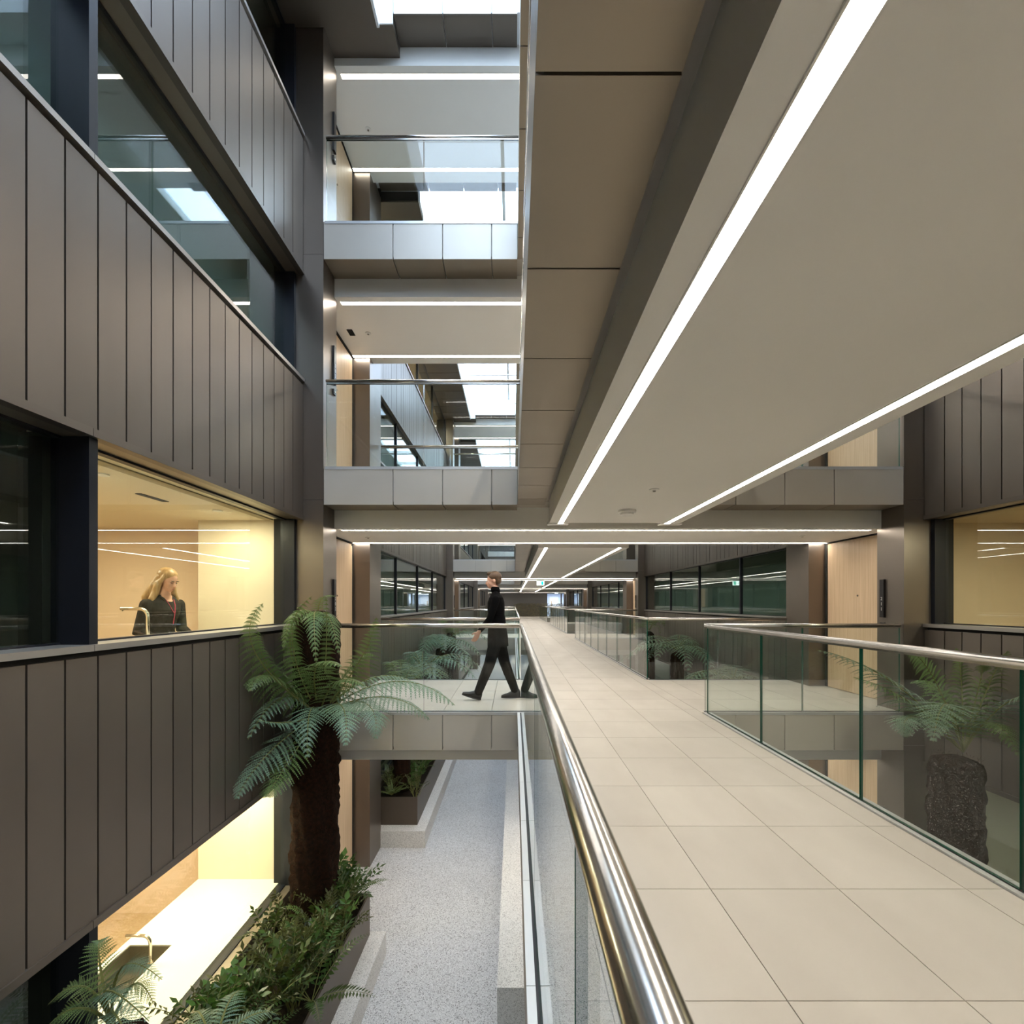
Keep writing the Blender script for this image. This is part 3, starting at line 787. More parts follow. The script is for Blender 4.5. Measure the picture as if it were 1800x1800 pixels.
# ------------------------------------------------------------------ plants
def bez(p0, p1, p2, t):
    return p0*(1-t)**2 + p1*2*t*(1-t) + p2*t*t
def frond_mesh(p0, p1, p2, width, npin=26, npl=11, droop=.25, r=.006, mats=None, bare=.14, seed=0, twist=0.0, sidehint=None):
    """bipinnate fern frond along a quadratic curve: stalk (slot 1) and leaflets (slot 0)"""
    rg = random.Random(seed)
    b = MB()
    pts = [bez(p0,p1,p2,i/10) for i in range(11)]
    b.tube(pts, [r*(1-.85*i/10) for i in range(11)], 4, 1, caps=False)
    up = Vector((0,0,1))
    L = sum((pts[i+1]-pts[i]).length for i in range(10))
    npin = max(11, int(npin*(.80 if npl > 9 else .66)))
    for i in range(npin):
        t = bare + (1-bare)*(i+.3)/npin
        u = (t-bare)/(1-bare)
        p = bez(p0,p1,p2,t)
        T = ((p1-p0)*(1-t)+(p2-p1)*t).normalized()
        S = T.cross(up)
        if sidehint is not None: S = Vector(sidehint) - T*T.dot(Vector(sidehint))
        if S.length < .15: S = T.cross(Vector((.3,1,0)))
        S.normalize(); Nn = S.cross(T).normalized()
        if twist: 
            q = Quaternion(T, twist); S = q@S; Nn = q@Nn
        ln = width*1.25*min(1, .5+u*2.6)*(1-u)**.9 + .010
        for sgn in (-1,1):
            a = .35+.35*u+rg.uniform(-.06,.06)
            D = (S*sgn*math.cos(a)+T*math.sin(a)+Nn*rg.uniform(-.05,.15)).normalized()
            l = ln*rg.uniform(.9,1.06)
            n = max(4, int(npl*(.35+.65*l/width)))
            # pinna as a row of pinnules
            W = T - D*T.dot(D); W.normalize()
            pw = L*(1-bare)/npin*(.52 if npl > 9 else .34)
            def pos(s): return p + D*l*s - up*droop*l*s*s
            for j in range(n):
                s0, s1 = j/n, (j+.96)/n
                q0, q1 = pos(s0), pos(s1)
                wl = pw*(1-s0)**.8*(.6+.4*min(1,s0*6))
                for g in (-1,1):
                    c_ = W*g*wl + (q1-q0)*.75
                    ta, tb = q0*.65+q1*.35+c_*.94, q0*.40+q1*.60+c_
                    b.quad(q0, q1, tb, ta) if g > 0 else b.quad(q1, q0, ta, tb)
    return b.mesh('frond', mats)
def ladder_frond_mesh(p0, p1, p2, width, npin=16, r=.0035, mats=None, seed=0, bare=.12, droop=.15):
    rg = random.Random(seed); b = MB()
    pts = [bez(p0,p1,p2,i/6) for i in range(7)]
    b.tube(pts, [r*(1-.8*i/6) for i in range(7)], 4, 1, caps=False)
    up = Vector((0,0,1))
    for i in range(npin):
        t = bare+(1-bare)*(i+.3)/npin; u = (t-bare)/(1-bare)
        p = bez(p0,p1,p2,t); T = ((p1-p0)*(1-t)+(p2-p1)*t).normalized()
        S = T.cross(up)
        if S.length < .1: S = T.cross(Vector((.4,1,0)))
        S.normalize(); Nn = S.cross(T)
        ln = width*min(1,.6+u*2)*(1-u)**.7+.006
        for sgn in (-1,1):
            D = (S*sgn*.86+T*.45+Nn*rg.uniform(-.05,.2)).normalized()
            W = (T-D*T.dot(D)).normalized(); w = ln*.16
            m1 = p+D*ln*.5-up*droop*ln*.3; e = p+D*ln-up*droop*ln
            b.quad(p, m1-W*w, e, m1+W*w)
    return b.mesh('frond', mats)
def sprig(b, p0, d, length, nl, ll, lw, rg, m=0, sm=1):
    """stem with paired leaflets"""
    d = d.normalized(); up = Vector((0,0,1))
    p1 = p0 + d*length*.55 + up*length*.12; p2 = p0 + d*length - up*length*.10
    pts = [bez(p0,p1,p2,i/4) for i in range(5)]
    b.tube(pts, [.003,.0028,.0024,.002,.001], 3, sm, caps=False)
    for i in range(nl):
        t = .2+.8*(i+.5)/nl
        p = bez(p0,p1,p2,t); T = ((p1-p0)*(1-t)+(p2-p1)*t).normalized()
        S = T.cross(up)
        if S.length < .1: S = T.cross(Vector((1,.3,0)))
        S.normalize(); Nn = S.cross(T)
        for sg in (-1,1):
            l = ll*rg.uniform(.75,1.15)*(1-.35*t)
            D = (S*sg*.8+T*.55+Nn*rg.uniform(-.25,.45)).normalized()
            W = D.cross(Nn).normalized()*lw*l
            mid = p+D*l*.45+Nn*l*.08; e = p+D*l-up*l*.12
            b.tri(p, mid-W, e, m); b.tri(p, e, mid+W, m)
    e = p2; D=(p2-p1).normalized(); l=ll*.8; W=D.cross(up)
    W = (W.normalized() if W.length>.05 else Vector((1,0,0)))*lw*l
    b.tri(e, e+D*l*.45-W, e+D*l, m); b.tri(e, e+D*l, e+D*l*.45+W, m)
def shrub_meshes(seed, lm, nst, length, nl, ll, lw):
    rg = random.Random(seed); f = MB()
    st = MB()
    for k in range(nst):
        a = 2*math.pi*k/nst + rg.uniform(-.3,.3); el = rg.uniform(.5,1.35)
        d = Vector((math.cos(a)*math.cos(el), math.sin(a)*math.cos(el), math.sin(el)))
        base = Vector((rg.uniform(-.03,.03), rg.uniform(-.03,.03), 0))
        k0 = base + d*length*rg.uniform(.15,.3)+Vector((0,0,.05))
        st.tube([base, k0], [.005,.003], 4)
        sprig(f, k0, d, length*rg.uniform(.65,1.05), nl, ll, lw, rg)
    return f.mesh('foliage', [M[lm], M['stalk']]), st.mesh('stem', M['stalk'])
SHR = [shrub_meshes(11,'leafA',8,.26,4,.080,.22), shrub_meshes(12,'leafB',9,.26,5,.070,.18), shrub_meshes(13,'leafC',7,.24,3,.095,.30), shrub_meshes(14,'leafB',9,.30,6,.062,.2)]
def fern_clump_meshes(seed, n, length, width, m):
    rg = random.Random(seed); out = []
    for k in range(n):
        a = 2*math.pi*k/n+rg.uniform(-.3,.3); el = rg.uniform(.45,1.25); l = length*rg.uniform(.75,1.1)
        d = Vector((math.cos(a)*math.cos(el), math.sin(a)*math.cos(el), math.sin(el)))
        h = Vector((math.cos(a), math.sin(a), 0))
        out.append(ladder_frond_mesh(Vector((0,0,0)), d*l*.6+Vector((0,0,l*.1)), d*l*.75+h*l*.35-Vector((0,0,l*.08)), width, 17, mats=[M[m], M['stalk']], seed=seed*20+k))
    return out
CLU = [fern_clump_meshes(31,8,.42,.075,'leafC'), fern_clump_meshes(32,9,.36,.07,'frond'), fern_clump_meshes(33,7,.48,.085,'leafA')]
def put_shrub(k, loc, rz, sc, label, group):
    s = empty('leafy_shrub', loc, rz, label=label, cat='plant', group=group); s.scale = (sc,sc,sc)
    link('foliage', SHR[k][0], s); link('stem', SHR[k][1], s)
def put_fern(k, loc, rz, sc, label, group):
    s = empty('ladder_fern', loc, rz, label=label, cat='plant', group=group); s.scale = (sc,sc,sc)
    for me in CLU[k]: link('frond', me, s)
rp_ = random.Random(21)
def plant_bed(side, y0, y1, n, nf, lab, x0=-2.58, x1=-1.82, z=-2.30, scale=1.0):
    for k in range(n):
        x = rp_.uniform(x0, x1); y = y0+(y1-y0)*(k+rp_.random())/n
        kk = rp_.randrange(4); kn = ['mid green pointed leaflets','narrow olive leaflets','broad fresh green leaves','fine olive sprays'][kk]
        put_shrub(kk, (sx(side,x), y, z+rp_.uniform(0,.08)), rp_.uniform(0,6.28), scale*rp_.uniform(.85,1.35), 'shrub with %s in the %s' % (kn, lab), 'shrubs with %s in the %s' % (kn, lab))
    for k in range(nf):
        x = rp_.uniform(x0, x1); y = y0+(y1-y0)*(k+rp_.random())/nf
        put_fern(rp_.randrange(3), (sx(side,x), y, z+.05), rp_.uniform(0,6.28), scale*rp_.uniform(.8,1.2), 'small ladder fern growing in the %s' % lab, 'ladder ferns in the %s' % lab)
plant_bed('left', 2.3, 5.55, 62, 12, 'planter below the lit kitchen window', scale=1.18)
plant_bed('left', 8.5, 11.5, 26, 8, 'planter beyond the walkway under the left columns')
plant_bed('right', 3.4, 5.5, 16, 6, 'planter under the tall fern on the right')
put_fern(0, (-1.90, 5.50, -2.12), .4, 1.05, 'upright bright green fern at the rear corner of the near planter', 'corner fern')

def trunk_mesh(h, r, seed, lean=(0,0), top=1.0):
    rg = random.Random(seed); b = MB(); k = 28; secs = []
    n = max(10, int(h/.05))
    for i in range(n+1):
        t = i/n
        ring = []
        for j in range(k):
            rr = r*(1.08-.1*t*(2-top))*(1 if t < .95 else math.sqrt(max(.02,1-((t-.95)/.052)**2)))*(1+.09*math.sin(j*2.1+i*.35)+rg.uniform(-.07,.07))
            ring.append((lean[0]*t+rr*math.cos(2*math.pi*j/k), lean[1]*t+rr*math.sin(2*math.pi*j/k), h*t))
        secs.append(ring)
    b.loft(secs)
    return b.mesh('trunk', M['trunk'], True)
def fibre_mesh(h, r, seed, lean=(0,0), n=900):
    rg = random.Random(seed); b = MB()
    for i in range(n):
        t = rg.random(); a = rg.uniform(0,6.283); rr = r*(1.02-.1*t)
        c = Vector((lean[0]*t+rr*math.cos(a), lean[1]*t+rr*math.sin(a), h*t))
        o = Vector((math.cos(a), math.sin(a), 0)); s = Vector((-math.sin(a), math.cos(a), 0))
        l = rg.uniform(.02,.055)
        b.tri(c-s*.003, c+s*.003, c+o*l*rg.uniform(.2,.8)+Vector((0,0,rg.uniform(-l,l)))+s*rg.uniform(-l,l)*.6)
    return b.mesh('trunk_fibre', M['fibre'])
def tree_fern(x, y, zb, zc, r, label, fronds, lean=(0,0), seed=1, fibres=900):
    """fronds: list of (p0,p1,p2,width,npin,npl,droop,mat,hint) in world space"""
    t = empty('tree_fern', (x,y,zb), label=label, cat='fern')
    link('trunk', trunk_mesh(zc-zb, r, seed, lean), t)
    if fibres: link('trunk_fibre', fibre_mesh(zc-zb, r, seed, lean, fibres), t, kind='stuff')
    o = Vector((x,y,zb))
    for i, f in enumerate(fronds):
        p0,p1,p2,w,npin,npl,dr,mt,hint = f
        link('frond', frond_mesh(p0-o,p1-o,p2-o,w,npin,npl,dr,.011 if npin>22 else .008,[M[mt],M['stalk']],seed=seed*100+i,sidehint=hint), t)
    return t
def px_frond(crown, mid, tip, w, npin=28, npl=12, droop=.25, mt='frond', hint=None, base=None):
    p0 = Vector(base if base else crown)
    pm, p2 = P(*mid), P(*tip)
    p1 = pm*2 - p0*.5 - p2*.5      # curve passes through mid at half way
    return (p0,p1,p2,w,npin,npl,droop,mt,hint)
# the tall fern in front of the lit window
cr = Vector((-2.20, 5.16, .10))
fl = [
 px_frond(cr, (478,1318,4.6), (415,1405,4.08), .34, 30, 15, .32, 'frond_cool'),
 px_frond(cr, (500,1350,4.6), (470,1400,4.3), .26, 28, 13, .3, 'frond'),
 px_frond(cr, (500,1225,4.9), (436,1300,4.25), .28, 28, 13, .4, 'frond_cool'),
 px_frond(cr, (450,1150,4.45), (463,1060,4.45), .20, 28, 12, .75, 'frond', (.8,.6,0)),
 px_frond(cr, (478,1180,4.65), (455,1110,4.4), .22, 28, 12, .8, 'frond', (.8,.6,0)),
 px_frond(cr, (510,1135,5.0), (548,1048,4.8), .22, 28, 12, .7, 'frond', (.9,.4,0)),
 px_frond(cr, (522,1170,4.8), (515,1090,4.6), .22, 28, 12, .8, 'frond', (.9,.4,0)),
 px_frond(cr, (573,1150,5.05), (573,1050,4.9), .13, 28, 10, .5, 'frond', (.9,.4,0)),
 px_frond(cr, (630,1165,5.0), (662,1085,4.8), .27, 28, 13, .35, 'frond', (.9,.5,0)),
 px_frond(cr, (555,1175,4.75), (600,1172,4.35), .30, 28, 14, .35, 'frond'),
 px_frond(cr, (690,1198,5.0), (800,1240,4.75), .36, 32, 15, .6, 'frond_cool'),
 px_frond(cr, (660,1190,5.3), (745,1212,5.35), .32, 30, 13, .5, 'frond_cool'),
 px_frond(cr, (670,1225,4.8), (755,1265,4.6), .30, 30, 14, .5, 'frond_cool'),
 px_frond(cr, (600,1240,4.7), (607,1312,4.25), .33, 30, 14, .28, 'frond_cool'),
 px_frond(cr, (640,1235,4.75), (660,1300,4.4), .32, 30, 14, .32, 'frond_cool'),
 px_frond(cr, (545,1250,4.8), (540,1335,4.4), .27, 26, 13, .3, 'frond_cool'),
 px_frond(cr, (620,1170,5.4), (655,1150,5.5), .30, 26, 12, .4, 'frond'),
 px_frond(cr, (480,1190,4.7), (440,1215,4.25), .26, 26, 12, .5, 'frond'),
 px_frond(cr, (590,1200,4.9), (640,1205,4.7), .28, 26, 13, .4, 'frond'),
 px_frond(cr, (578,1085,5.15), (596,1150,4.95), .16, 24, 11, .5, 'frond', None, (-2.26,5.25,1.22)),
 px_frond(cr, (520,1078,5.0), (498,1140,4.8), .16, 24, 11, .5, 'frond', None, (-2.26,5.25,1.22)),
 px_frond(cr, (552,1085,4.95), (556,1165,4.7), .15, 24, 11, .5, 'frond', None, (-2.26,5.25,1.22)),
 px_frond(cr, (566,1052,5.2), (590,1048,5.2), .12, 22, 10, .4, 'frond', None, (-2.26,5.25,1.22)),
 px_frond(cr, (505,1270,4.7), (455,1265,4.35), .26, 26, 13, .4, 'frond_cool'),
]
tree_fern(-2.32, 5.30, -2.28, 1.28, .235, 'tall tree fern with dark trunk and spreading fronds before the lit kitchen window', fl, lean=(.06,-.05), seed=3, fibres=2600)
# right hand fern below the bridge
cr = Vector((4.74, 4.80, -.20))
fl = [
 px_frond(cr, (1570,1200,4.75), (1435,1142,4.75), .38, 32, 15, .5, 'frond_cool'),
 px_frond(cr, (1600,1235,4.8), (1500,1190,4.9), .34, 30, 14, .45, 'frond'),
 px_frond(cr, (1665,1238,4.35), (1640,1305,3.95), .42, 34, 16, .22, 'frond_cool'),
 px_frond(cr, (1610,1262,4.4), (1592,1295,4.2), .30, 28, 14, .3, 'frond_cool'),
 px_frond(cr, (1640,1190,4.8), (1590,1140,4.75), .28, 30, 13, .4, 'frond', (.9,.3,0)),
 px_frond(cr, (1690,1200,4.9), (1680,1140,4.9), .30, 30, 13, .4, 'frond', (.95,.3,0)),
 px_frond(cr, (1740,1200,4.65), (1770,1145,4.5), .30, 30, 13, .4, 'frond', (.95,.3,0)),
 px_frond(cr, (1770,1235,4.45), (1840,1235,4.15), .30, 30, 13, .4, 'frond_cool'),
 px_frond(cr, (1720,1210,4.8), (1730,1170,4.75), .28, 26, 12, .4, 'frond'),
 px_frond(cr, (1650,1215,5.1), (1600,1200,5.3), .26, 26, 12, .4, 'frond'),
 px_frond(cr, (1740,1270,4.4), (1790,1330,4.1), .22, 26, 12, .3, 'frond'),
]
tree_fern(4.72, 4.86, -2.28, -.26, .215, 'tree fern with upright stalks standing below the right balustrade', fl, seed=4, fibres=2200)
def crown_fronds(c, n, length, width, seed, rise=.55, npin=22, npl=8, mt='frond_cool'):
    rg = random.Random(seed); out = []
    c = Vector(c)
    for k in range(n):
        a = 2*math.pi*(k+rg.uniform(-.2,.2))/n; l = length*rg.uniform(.8,1.1); up = rise*rg.uniform(.5,1.3)
        h = Vector((math.cos(a), math.sin(a), 0))
        q1 = c+h*l*.5+Vector((0,0,l*up)); q2 = c+h*l+Vector((0,0,l*(up-.55)))
        for q in (q1, q2):            # keep clear of the walls
            q.x = min(max(q.x, -2.48), mx(-2.48))
        out.append((c, q1, q2, width, npin, npl, .35, mt, None))
    return out
tree_fern(-2.25, 2.55, -2.28, -1.05, .17, 'tree fern at the lower corner, fronds crossing the lit lower window', 
    [px_frond((-2.25,2.55,-1.0), (190,1742,2.5), (262,1795,2.35), .15, 34, 14, .2, 'frond_cool'),
     px_frond((-2.25,2.55,-1.0), (215,1700,2.55), (285,1722,2.5), .13, 32, 13, .2, 'frond_cool'),
     px_frond((-2.25,2.55,-1.0), (175,1690,2.55), (178,1652,2.6), .12, 26, 12, .2, 'frond'),
     px_frond((-2.25,2.55,-1.0), (150,1735,2.5), (85,1765,2.45), .13, 30, 12, .2, 'frond'),
     px_frond((-2.25,2.55,-1.0), (140,1772,2.45), (80,1808,2.4), .14, 30, 12, .2, 'frond'),
     px_frond((-2.25,2.55,-1.0), (235,1730,2.6), (270,1765,2.6), .14, 30, 12, .2, 'frond'),
     px_frond((-2.25,2.55,-1.0), (200,1780,2.4), (240,1850,2.2), .16, 30, 12, .2, 'frond_cool')], seed=5, fibres=300)
tree_fern(-2.05, 3.10, -2.28, -1.72, .12, 'low tree fern at the lower frame edge in front of the planter shrubs',
    crown_fronds((-2.05,3.10,-1.70), 8, .50, .12, 51, .5, 26, 11, 'frond_cool'), seed=6, fibres=200)
tree_fern(-2.2, 10.9, -2.28, -.25, .17, 'tree fern behind the walkway glass beside the left columns', crown_fronds((-2.2,10.9,-.2), 15, 1.6, .44, 61, .42, 24, 9), seed=7, fibres=0)
tree_fern(-2.15, 13.6, -2.28, .05, .17, 'further tree fern in the left planter of the second bay', crown_fronds((-2.15,13.6,.1), 14, 1.7, .46, 62, .45, 22, 8), seed=8, fibres=0)
tree_fern(-2.2, 8.95, -2.28, -.55, .15, 'darker tree fern directly beyond the walkway glass on the left', crown_fronds((-2.2,8.95,-.5), 13, 1.05, .30, 63, .8, 22, 9, 'frond'), seed=9, fibres=0)
tree_fern(4.65, 9.7, -2.28, -.45, .17, 'tree fern beyond the walkway below the green blinds on the right', crown_fronds((4.65,9.7,-.4), 14, 1.45, .42, 64, .45, 24, 9), seed=10, fibres=0)
tree_fern(4.6, 12.8, -2.28, .0, .17, 'second tree fern in the right planter of the second bay', crown_fronds((4.6,12.8,.05), 14, 1.6, .44, 65, .42, 22, 8), seed=11, fibres=0)
tree_fern(4.65, 15.6, -2.28, .4, .16, 'third tree fern in the right planter of the second bay', crown_fronds((4.65,15.6,.45), 9, .95, .26, 66, .6, 18, 7, 'frond'), seed=12, fibres=0)
tree_fern(-2.2, 16.0, -2.28, .35, .16, 'furthest tree fern in the left planter of the second bay', crown_fronds((-2.2,16.0,.4), 9, .95, .26, 67, .6, 18, 7, 'frond'), seed=13, fibres=0)
# planted screen against the far wall
hb = MB(); rh = random.Random(5)
for k in range(2600):
    p = Vector((rh.uniform(.0,5.6), 47.6+rh.uniform(-.25,.2), rh.uniform(0,1.28)))
    d = Vector((rh.uniform(-1,1), rh.uniform(-1,.2), rh.uniform(-.6,1))).normalized()*rh.uniform(.12,.3)
    s = d.orthogonal().normalized()*.03
    hb.tri(p-s, p+s, p+d)
hb.build('hedge_foliage', leafmat('hedge_leaf',(.55,.50,.37),.2,.6), kind='stuff', label='dense dull green planting screen against the far wall', cat='hedge')
# ------------------------------------------------------------------ people
def remeshed(mb, voxel, name, smooth_it=6, fac=.5):
    me = mb.mesh(name+'_src', M['black'])
    ob = bpy.data.objects.new(name+'_src', me); COL.objects.link(ob)
    r = ob.modifiers.new('r', 'REMESH'); r.mode = 'VOXEL'; r.voxel_size = voxel; r.use_smooth_shade = True
    s = ob.modifiers.new('s', 'SMOOTH'); s.iterations = smooth_it; s.factor = fac
    bpy.context.view_layer.update()
    out = bpy.data.meshes.new_from_object(ob.evaluated_get(bpy.context.evaluated_depsgraph_get()))
    bpy.data.objects.remove(ob); bpy.data.meshes.remove(me)
    out.name = name; out.materials.clear()
    return out
M['skin'] = pbr('skin', (.66,.37,.27), .5, var=.05, scale=20)
M['cloth'] = pbr('black_cloth', (.004,.004,.0045), .85, bump=.1, bscale=60, spec=.06)
M['jacket'] = pbr('dark_tweed', (.030,.027,.025), .9, col2=(.075,.066,.06), var=.4, scale=170, bump=.3, bscale=160, spec=.1)
M['hair_brown'] = pbr('brown_hair', (.085,.045,.022), .5, var=.35, scale=60)
M['hair_blond'] = pbr('blond_hair', (.52,.34,.17), .42, col2=(.33,.19,.085), var=.3, scale=55, stretch=(1,1,.12))
M['lip'] = pbr('lips', (.50,.20,.16), .45)
M['eye'] = pbr('eye_dark', (.03,.022,.018), .25)
M['eyewhite'] = pbr('eye_white', (.75,.72,.68), .3)
M['shoe'] = pbr('black_leather', (.012,.011,.011), .35)
def limb(b, pts, rs, k=14, flat=1.0):
    # resample for smooth taper, round ends
    pts = [Vector(p) for p in pts]
    b.tube(pts, rs, k, flat=flat)
    b.sphere(pts[0], rs[0], 10); b.sphere(pts[-1], rs[-1], 10)
    for p, r in zip(pts[1:-1], rs[1:-1]): b.sphere(p, r*.99, 10)
def hand(b, wrist, d, palm_n, size=.19, curl=.35, thumb_side=1):
    """open relaxed hand: palm, four fingers of different lengths, thumb from the side of the palm"""
    d = Vector(d).normalized(); nrm = Vector(palm_n); nrm = (nrm-d*nrm.dot(d)).normalized(); s = d.cross(nrm)*thumb_side
    w = Vector(wrist); pl = size*.5
    secs = []
    for t, wd, th in ((-.1,.026,.02),(.25,.034,.017),(.7,.042,.015),(1.0,.040,.012)):
        c = w+d*pl*t
        secs.append([c+s*wd*math.cos(a)+nrm*th*math.sin(a) for a in [2*math.pi*j/12 for j in range(12)]])
    b.loft(secs)
    for k, (off, ln) in enumerate(((.031,.40),(.011,.45),(-.010,.42),(-.030,.33))):
        p = w+d*pl*.93+s*off; L = size*ln; dirv = d.copy(); pts = [p]
        for q, (seg, c) in enumerate(((.45,curl),(.32,curl*1.4),(.23,curl*1.2))):
            dirv = (dirv*math.cos(c*.6)+nrm*math.sin(c*.6)).normalized(); pts.append(pts[-1]+dirv*L*seg)
        limb(b, pts, [.0095,.0090,.0082,.0070], 8)
    p = w+d*pl*.25+s*.028
    t1 = (s*.75+d*.65+nrm*.25).normalized(); t2 = (s*.35+d*.9+nrm*.3).normalized()
    limb(b, [p, p+t1*size*.19, p+t1*size*.19+t2*size*.17], [.013,.011,.0085], 8)
def head_shapes(b, c, R, s=1.0):
    """skull, jaw, brow, nose, lips, ears; local frame: +x face, +z up; c = centre of head (eye level)"""
    def q(v): return R@(Vector(v)*s)+Vector(c)
    b.sphere(q((-.012,0,.030)), (.098*s,.076*s,.098*s), 18, rot=R)
    b.sphere(q((.025,0,-.045)), (.066*s,.056*s,.072*s), 14, rot=R)
    b.sphere(q((.058,0,-.092)), (.028*s,.030*s,.024*s), 12, rot=R)
    b.sphere(q((.068,.0,.022)), (.022*s,.050*s,.016*s), 12, rot=R)
    for y in (-1,1):
        b.sphere(q((.058,y*.036,-.030)), (.026*s,.022*s,.026*s), 10, rot=R)
        b.sphere(q((-.012,y*.077,-.008)), (.018*s,.008*s,.030*s), 10, rot=R)
    b.tube([q((.082,0,.012)), q((.098,0,-.018)), q((.112,0,-.040))], [.009*s,.011*s,.014*s], 10)
    b.sphere(q((.104,0,-.044)), (.014*s,.019*s,.010*s), 10, rot=R)
    b.sphere(q((.086,0,-.066)), (.014*s,.024*s,.007*s), 10, rot=R)
    b.sphere(q((.084,0,-.078)), (.014*s,.021*s,.008*s), 10, rot=R)
def face_parts(parent, c, R, o, s=1.0, closed=False):
    def q(v): return R@(Vector(v)*s)+Vector(c)-Vector(o)
    for y in (-1,1):
        e = MB().sphere(q((.076,y*.032,-.004)), (.011*s,.014*s,.0075*s if not closed else .003*s), 10, rot=R).build('eye', M['eyewhite'] if not closed else M['eye'], parent, smooth=True)
        if not closed: MB().sphere(q((.0845,y*.032,-.005)), .0052*s, 8).build('iris', M['eye'], e, smooth=True)
        MB().sphere(q((.088,y*.033,.019)), (.006*s,.022*s,.0045*s), 8, rot=R).build('eyebrow', M['hair_brown'], parent, smooth=True)
    MB().sphere(q((.097,0,-.0715)), (.006*s,.022*s,.006*s), 10, rot=R).build('lips', M['lip'], parent, smooth=True)
def assign(me, mats, fn):
    for m in mats: me.materials.append(m)
    idx = [fn(p.center) for p in me.polygons]
    me.polygons.foreach_set('material_index', idx); me.update()

# walking man -------------------------------------------------------------
MY = 6.50
o = Vector((-.25, MY, 0))
man = empty('person', o, label='man in black mid-stride on the walkway, facing left', cat='person')
b = MB()
hip = Vector((-.235, MY, .93)); chest = Vector((-.255, MY, 1.34)); neck = Vector((-.262, MY, 1.53))
# torso: elliptical sections (profile to the camera: x depth, y shoulder width)
def ring(c, rx, ry, k=22, yaw=0): return [Vector(c)+Vector((rx*math.cos(2*math.pi*j/k), ry*math.sin(2*math.pi*j/k), 0)) for j in range(k)]
b.loft([ring((-.225,MY,.80),.100,.150), ring((-.228,MY,.90),.122,.172), ring((-.235,MY,1.02),.112,.158), ring((-.243,MY,1.15),.112,.156), ring((-.252,MY,1.28),.124,.176), ring((-.252,MY,1.38),.122,.190), ring((-.250,MY,1.45),.098,.180), ring((-.254,MY,1.50),.062,.10), ring((-.262,MY,1.56),.056,.058), ring((-.275,MY,1.62),.054,.054)])
# legs: camera-side leg forward, other leg behind
limb(b, [(-.235,MY-.085,.90), (-.345,MY-.085,.50), (-.500,MY-.075,.115)], [.100,.078,.060])
limb(b, [(-.335,MY-.085,.52), (-.40,MY-.083,.36), (-.49,MY-.076,.15)], [.066,.066,.054])
limb(b, [(-.225,MY+.085,.90), (-.135,MY+.085,.52), (.015,MY+.080,.120)], [.100,.078,.060])
limb(b, [(-.145,MY+.085,.54), (-.09,MY+.083,.38), (.005,MY+.080,.16)], [.068,.068,.056])
# arms: far arm swings forward, near arm trails
limb(b, [(-.250,MY-.185,1.42), (-.325,MY-.222,1.155), (-.470,MY-.20,.985)], [.058,.046,.034])
limb(b, [(-.245,MY+.185,1.42), (-.170,MY+.218,1.16), (-.190,MY+.21,.92)], [.058,.045,.034])
hand(b, (-.482,MY-.198,.970), (-.45,.05,-.87), (-.3,.8,.2), .19, .35, -1)
hand(b, (-.193,MY+.21,.905), (-.12,0,-1), (0,-1,0), .19, .35, 1)
RH = Matrix.Rotation(math.pi, 3, 'Z') @ Matrix.Rotation(math.radians(4), 3, 'Y')
hc = Vector((-.290, MY, 1.69))
head_shapes(b, hc, RH, .98)
me = remeshed(b, .0075, 'body', 5)
def man_mat(c):
    if c.z > 1.575: return 1
    if .6 < c.z < .995 and c.x < -.455 and c.y < MY-.10: return 1
    if .6 < c.z < .93 and c.y > MY+.165: return 1
    return 0
assign(me, [M['cloth'], M['skin']], man_mat)
bo = link('body', me, man); bo.location = -o
face_parts(man, hc, RH, o, .98)
# polo neck, shirt hem, hair, shoes
col = MB().loft([ring((-.258,MY,1.53),.066,.074), ring((-.264,MY,1.565),.063,.066), ring((-.270,MY,1.60),.060,.060)]).build('polo_neck', M['cloth'], man, smooth=True); col.location = -o
sh = MB().loft([ring((-.225,MY,.76),.150,.185,28), ring((-.228,MY,.90),.145,.190,28), ring((-.236,MY,1.05),.128,.172,28), ring((-.246,MY,1.18),.124,.168,28)], caps=False).build('shirt_hem', M['cloth'], man, smooth=True); sh.location = -o
hb_ = MB()
def hq(v): return RH@(Vector(v)*.98)+hc
hb_.sphere(hq((-.024,0,.050)), (.100,.084,.088), 18, rot=RH); hb_.sphere(hq((-.060,0,.0)), (.056,.074,.072), 14, rot=RH); hb_.sphere(hq((.045,0,.105)), (.050,.055,.028), 12, rot=RH)
hm = remeshed(hb_, .007, 'hair', 4); hm.materials.append(M['hair_brown'])
ho = link('hair', hm, man); ho.location = -o
def shoe(b, ankle, yaw, pitch):
    R = Matrix.Rotation(yaw,3,'Z') @ Matrix.Rotation(pitch,3,'Y')
    def rg_(x, w, z0, z1): 
        c = Vector((x,0,(z0+z1)/2)); return [R@(c+Vector((0,w*math.cos(a),(z1-z0)/2*math.sin(a))))+Vector(ankle) for a in [2*math.pi*j/16 for j in range(16)]]
    b.loft([rg_(-.075,.026,-.10,-.03), rg_(-.060,.036,-.112,.01), rg_(-.01,.040,-.114,.035), rg_(.05,.041,-.114,-.01), rg_(.11,.046,-.114,-.045), rg_(.165,.042,-.112,-.062), rg_(.20,.026,-.106,-.078)])
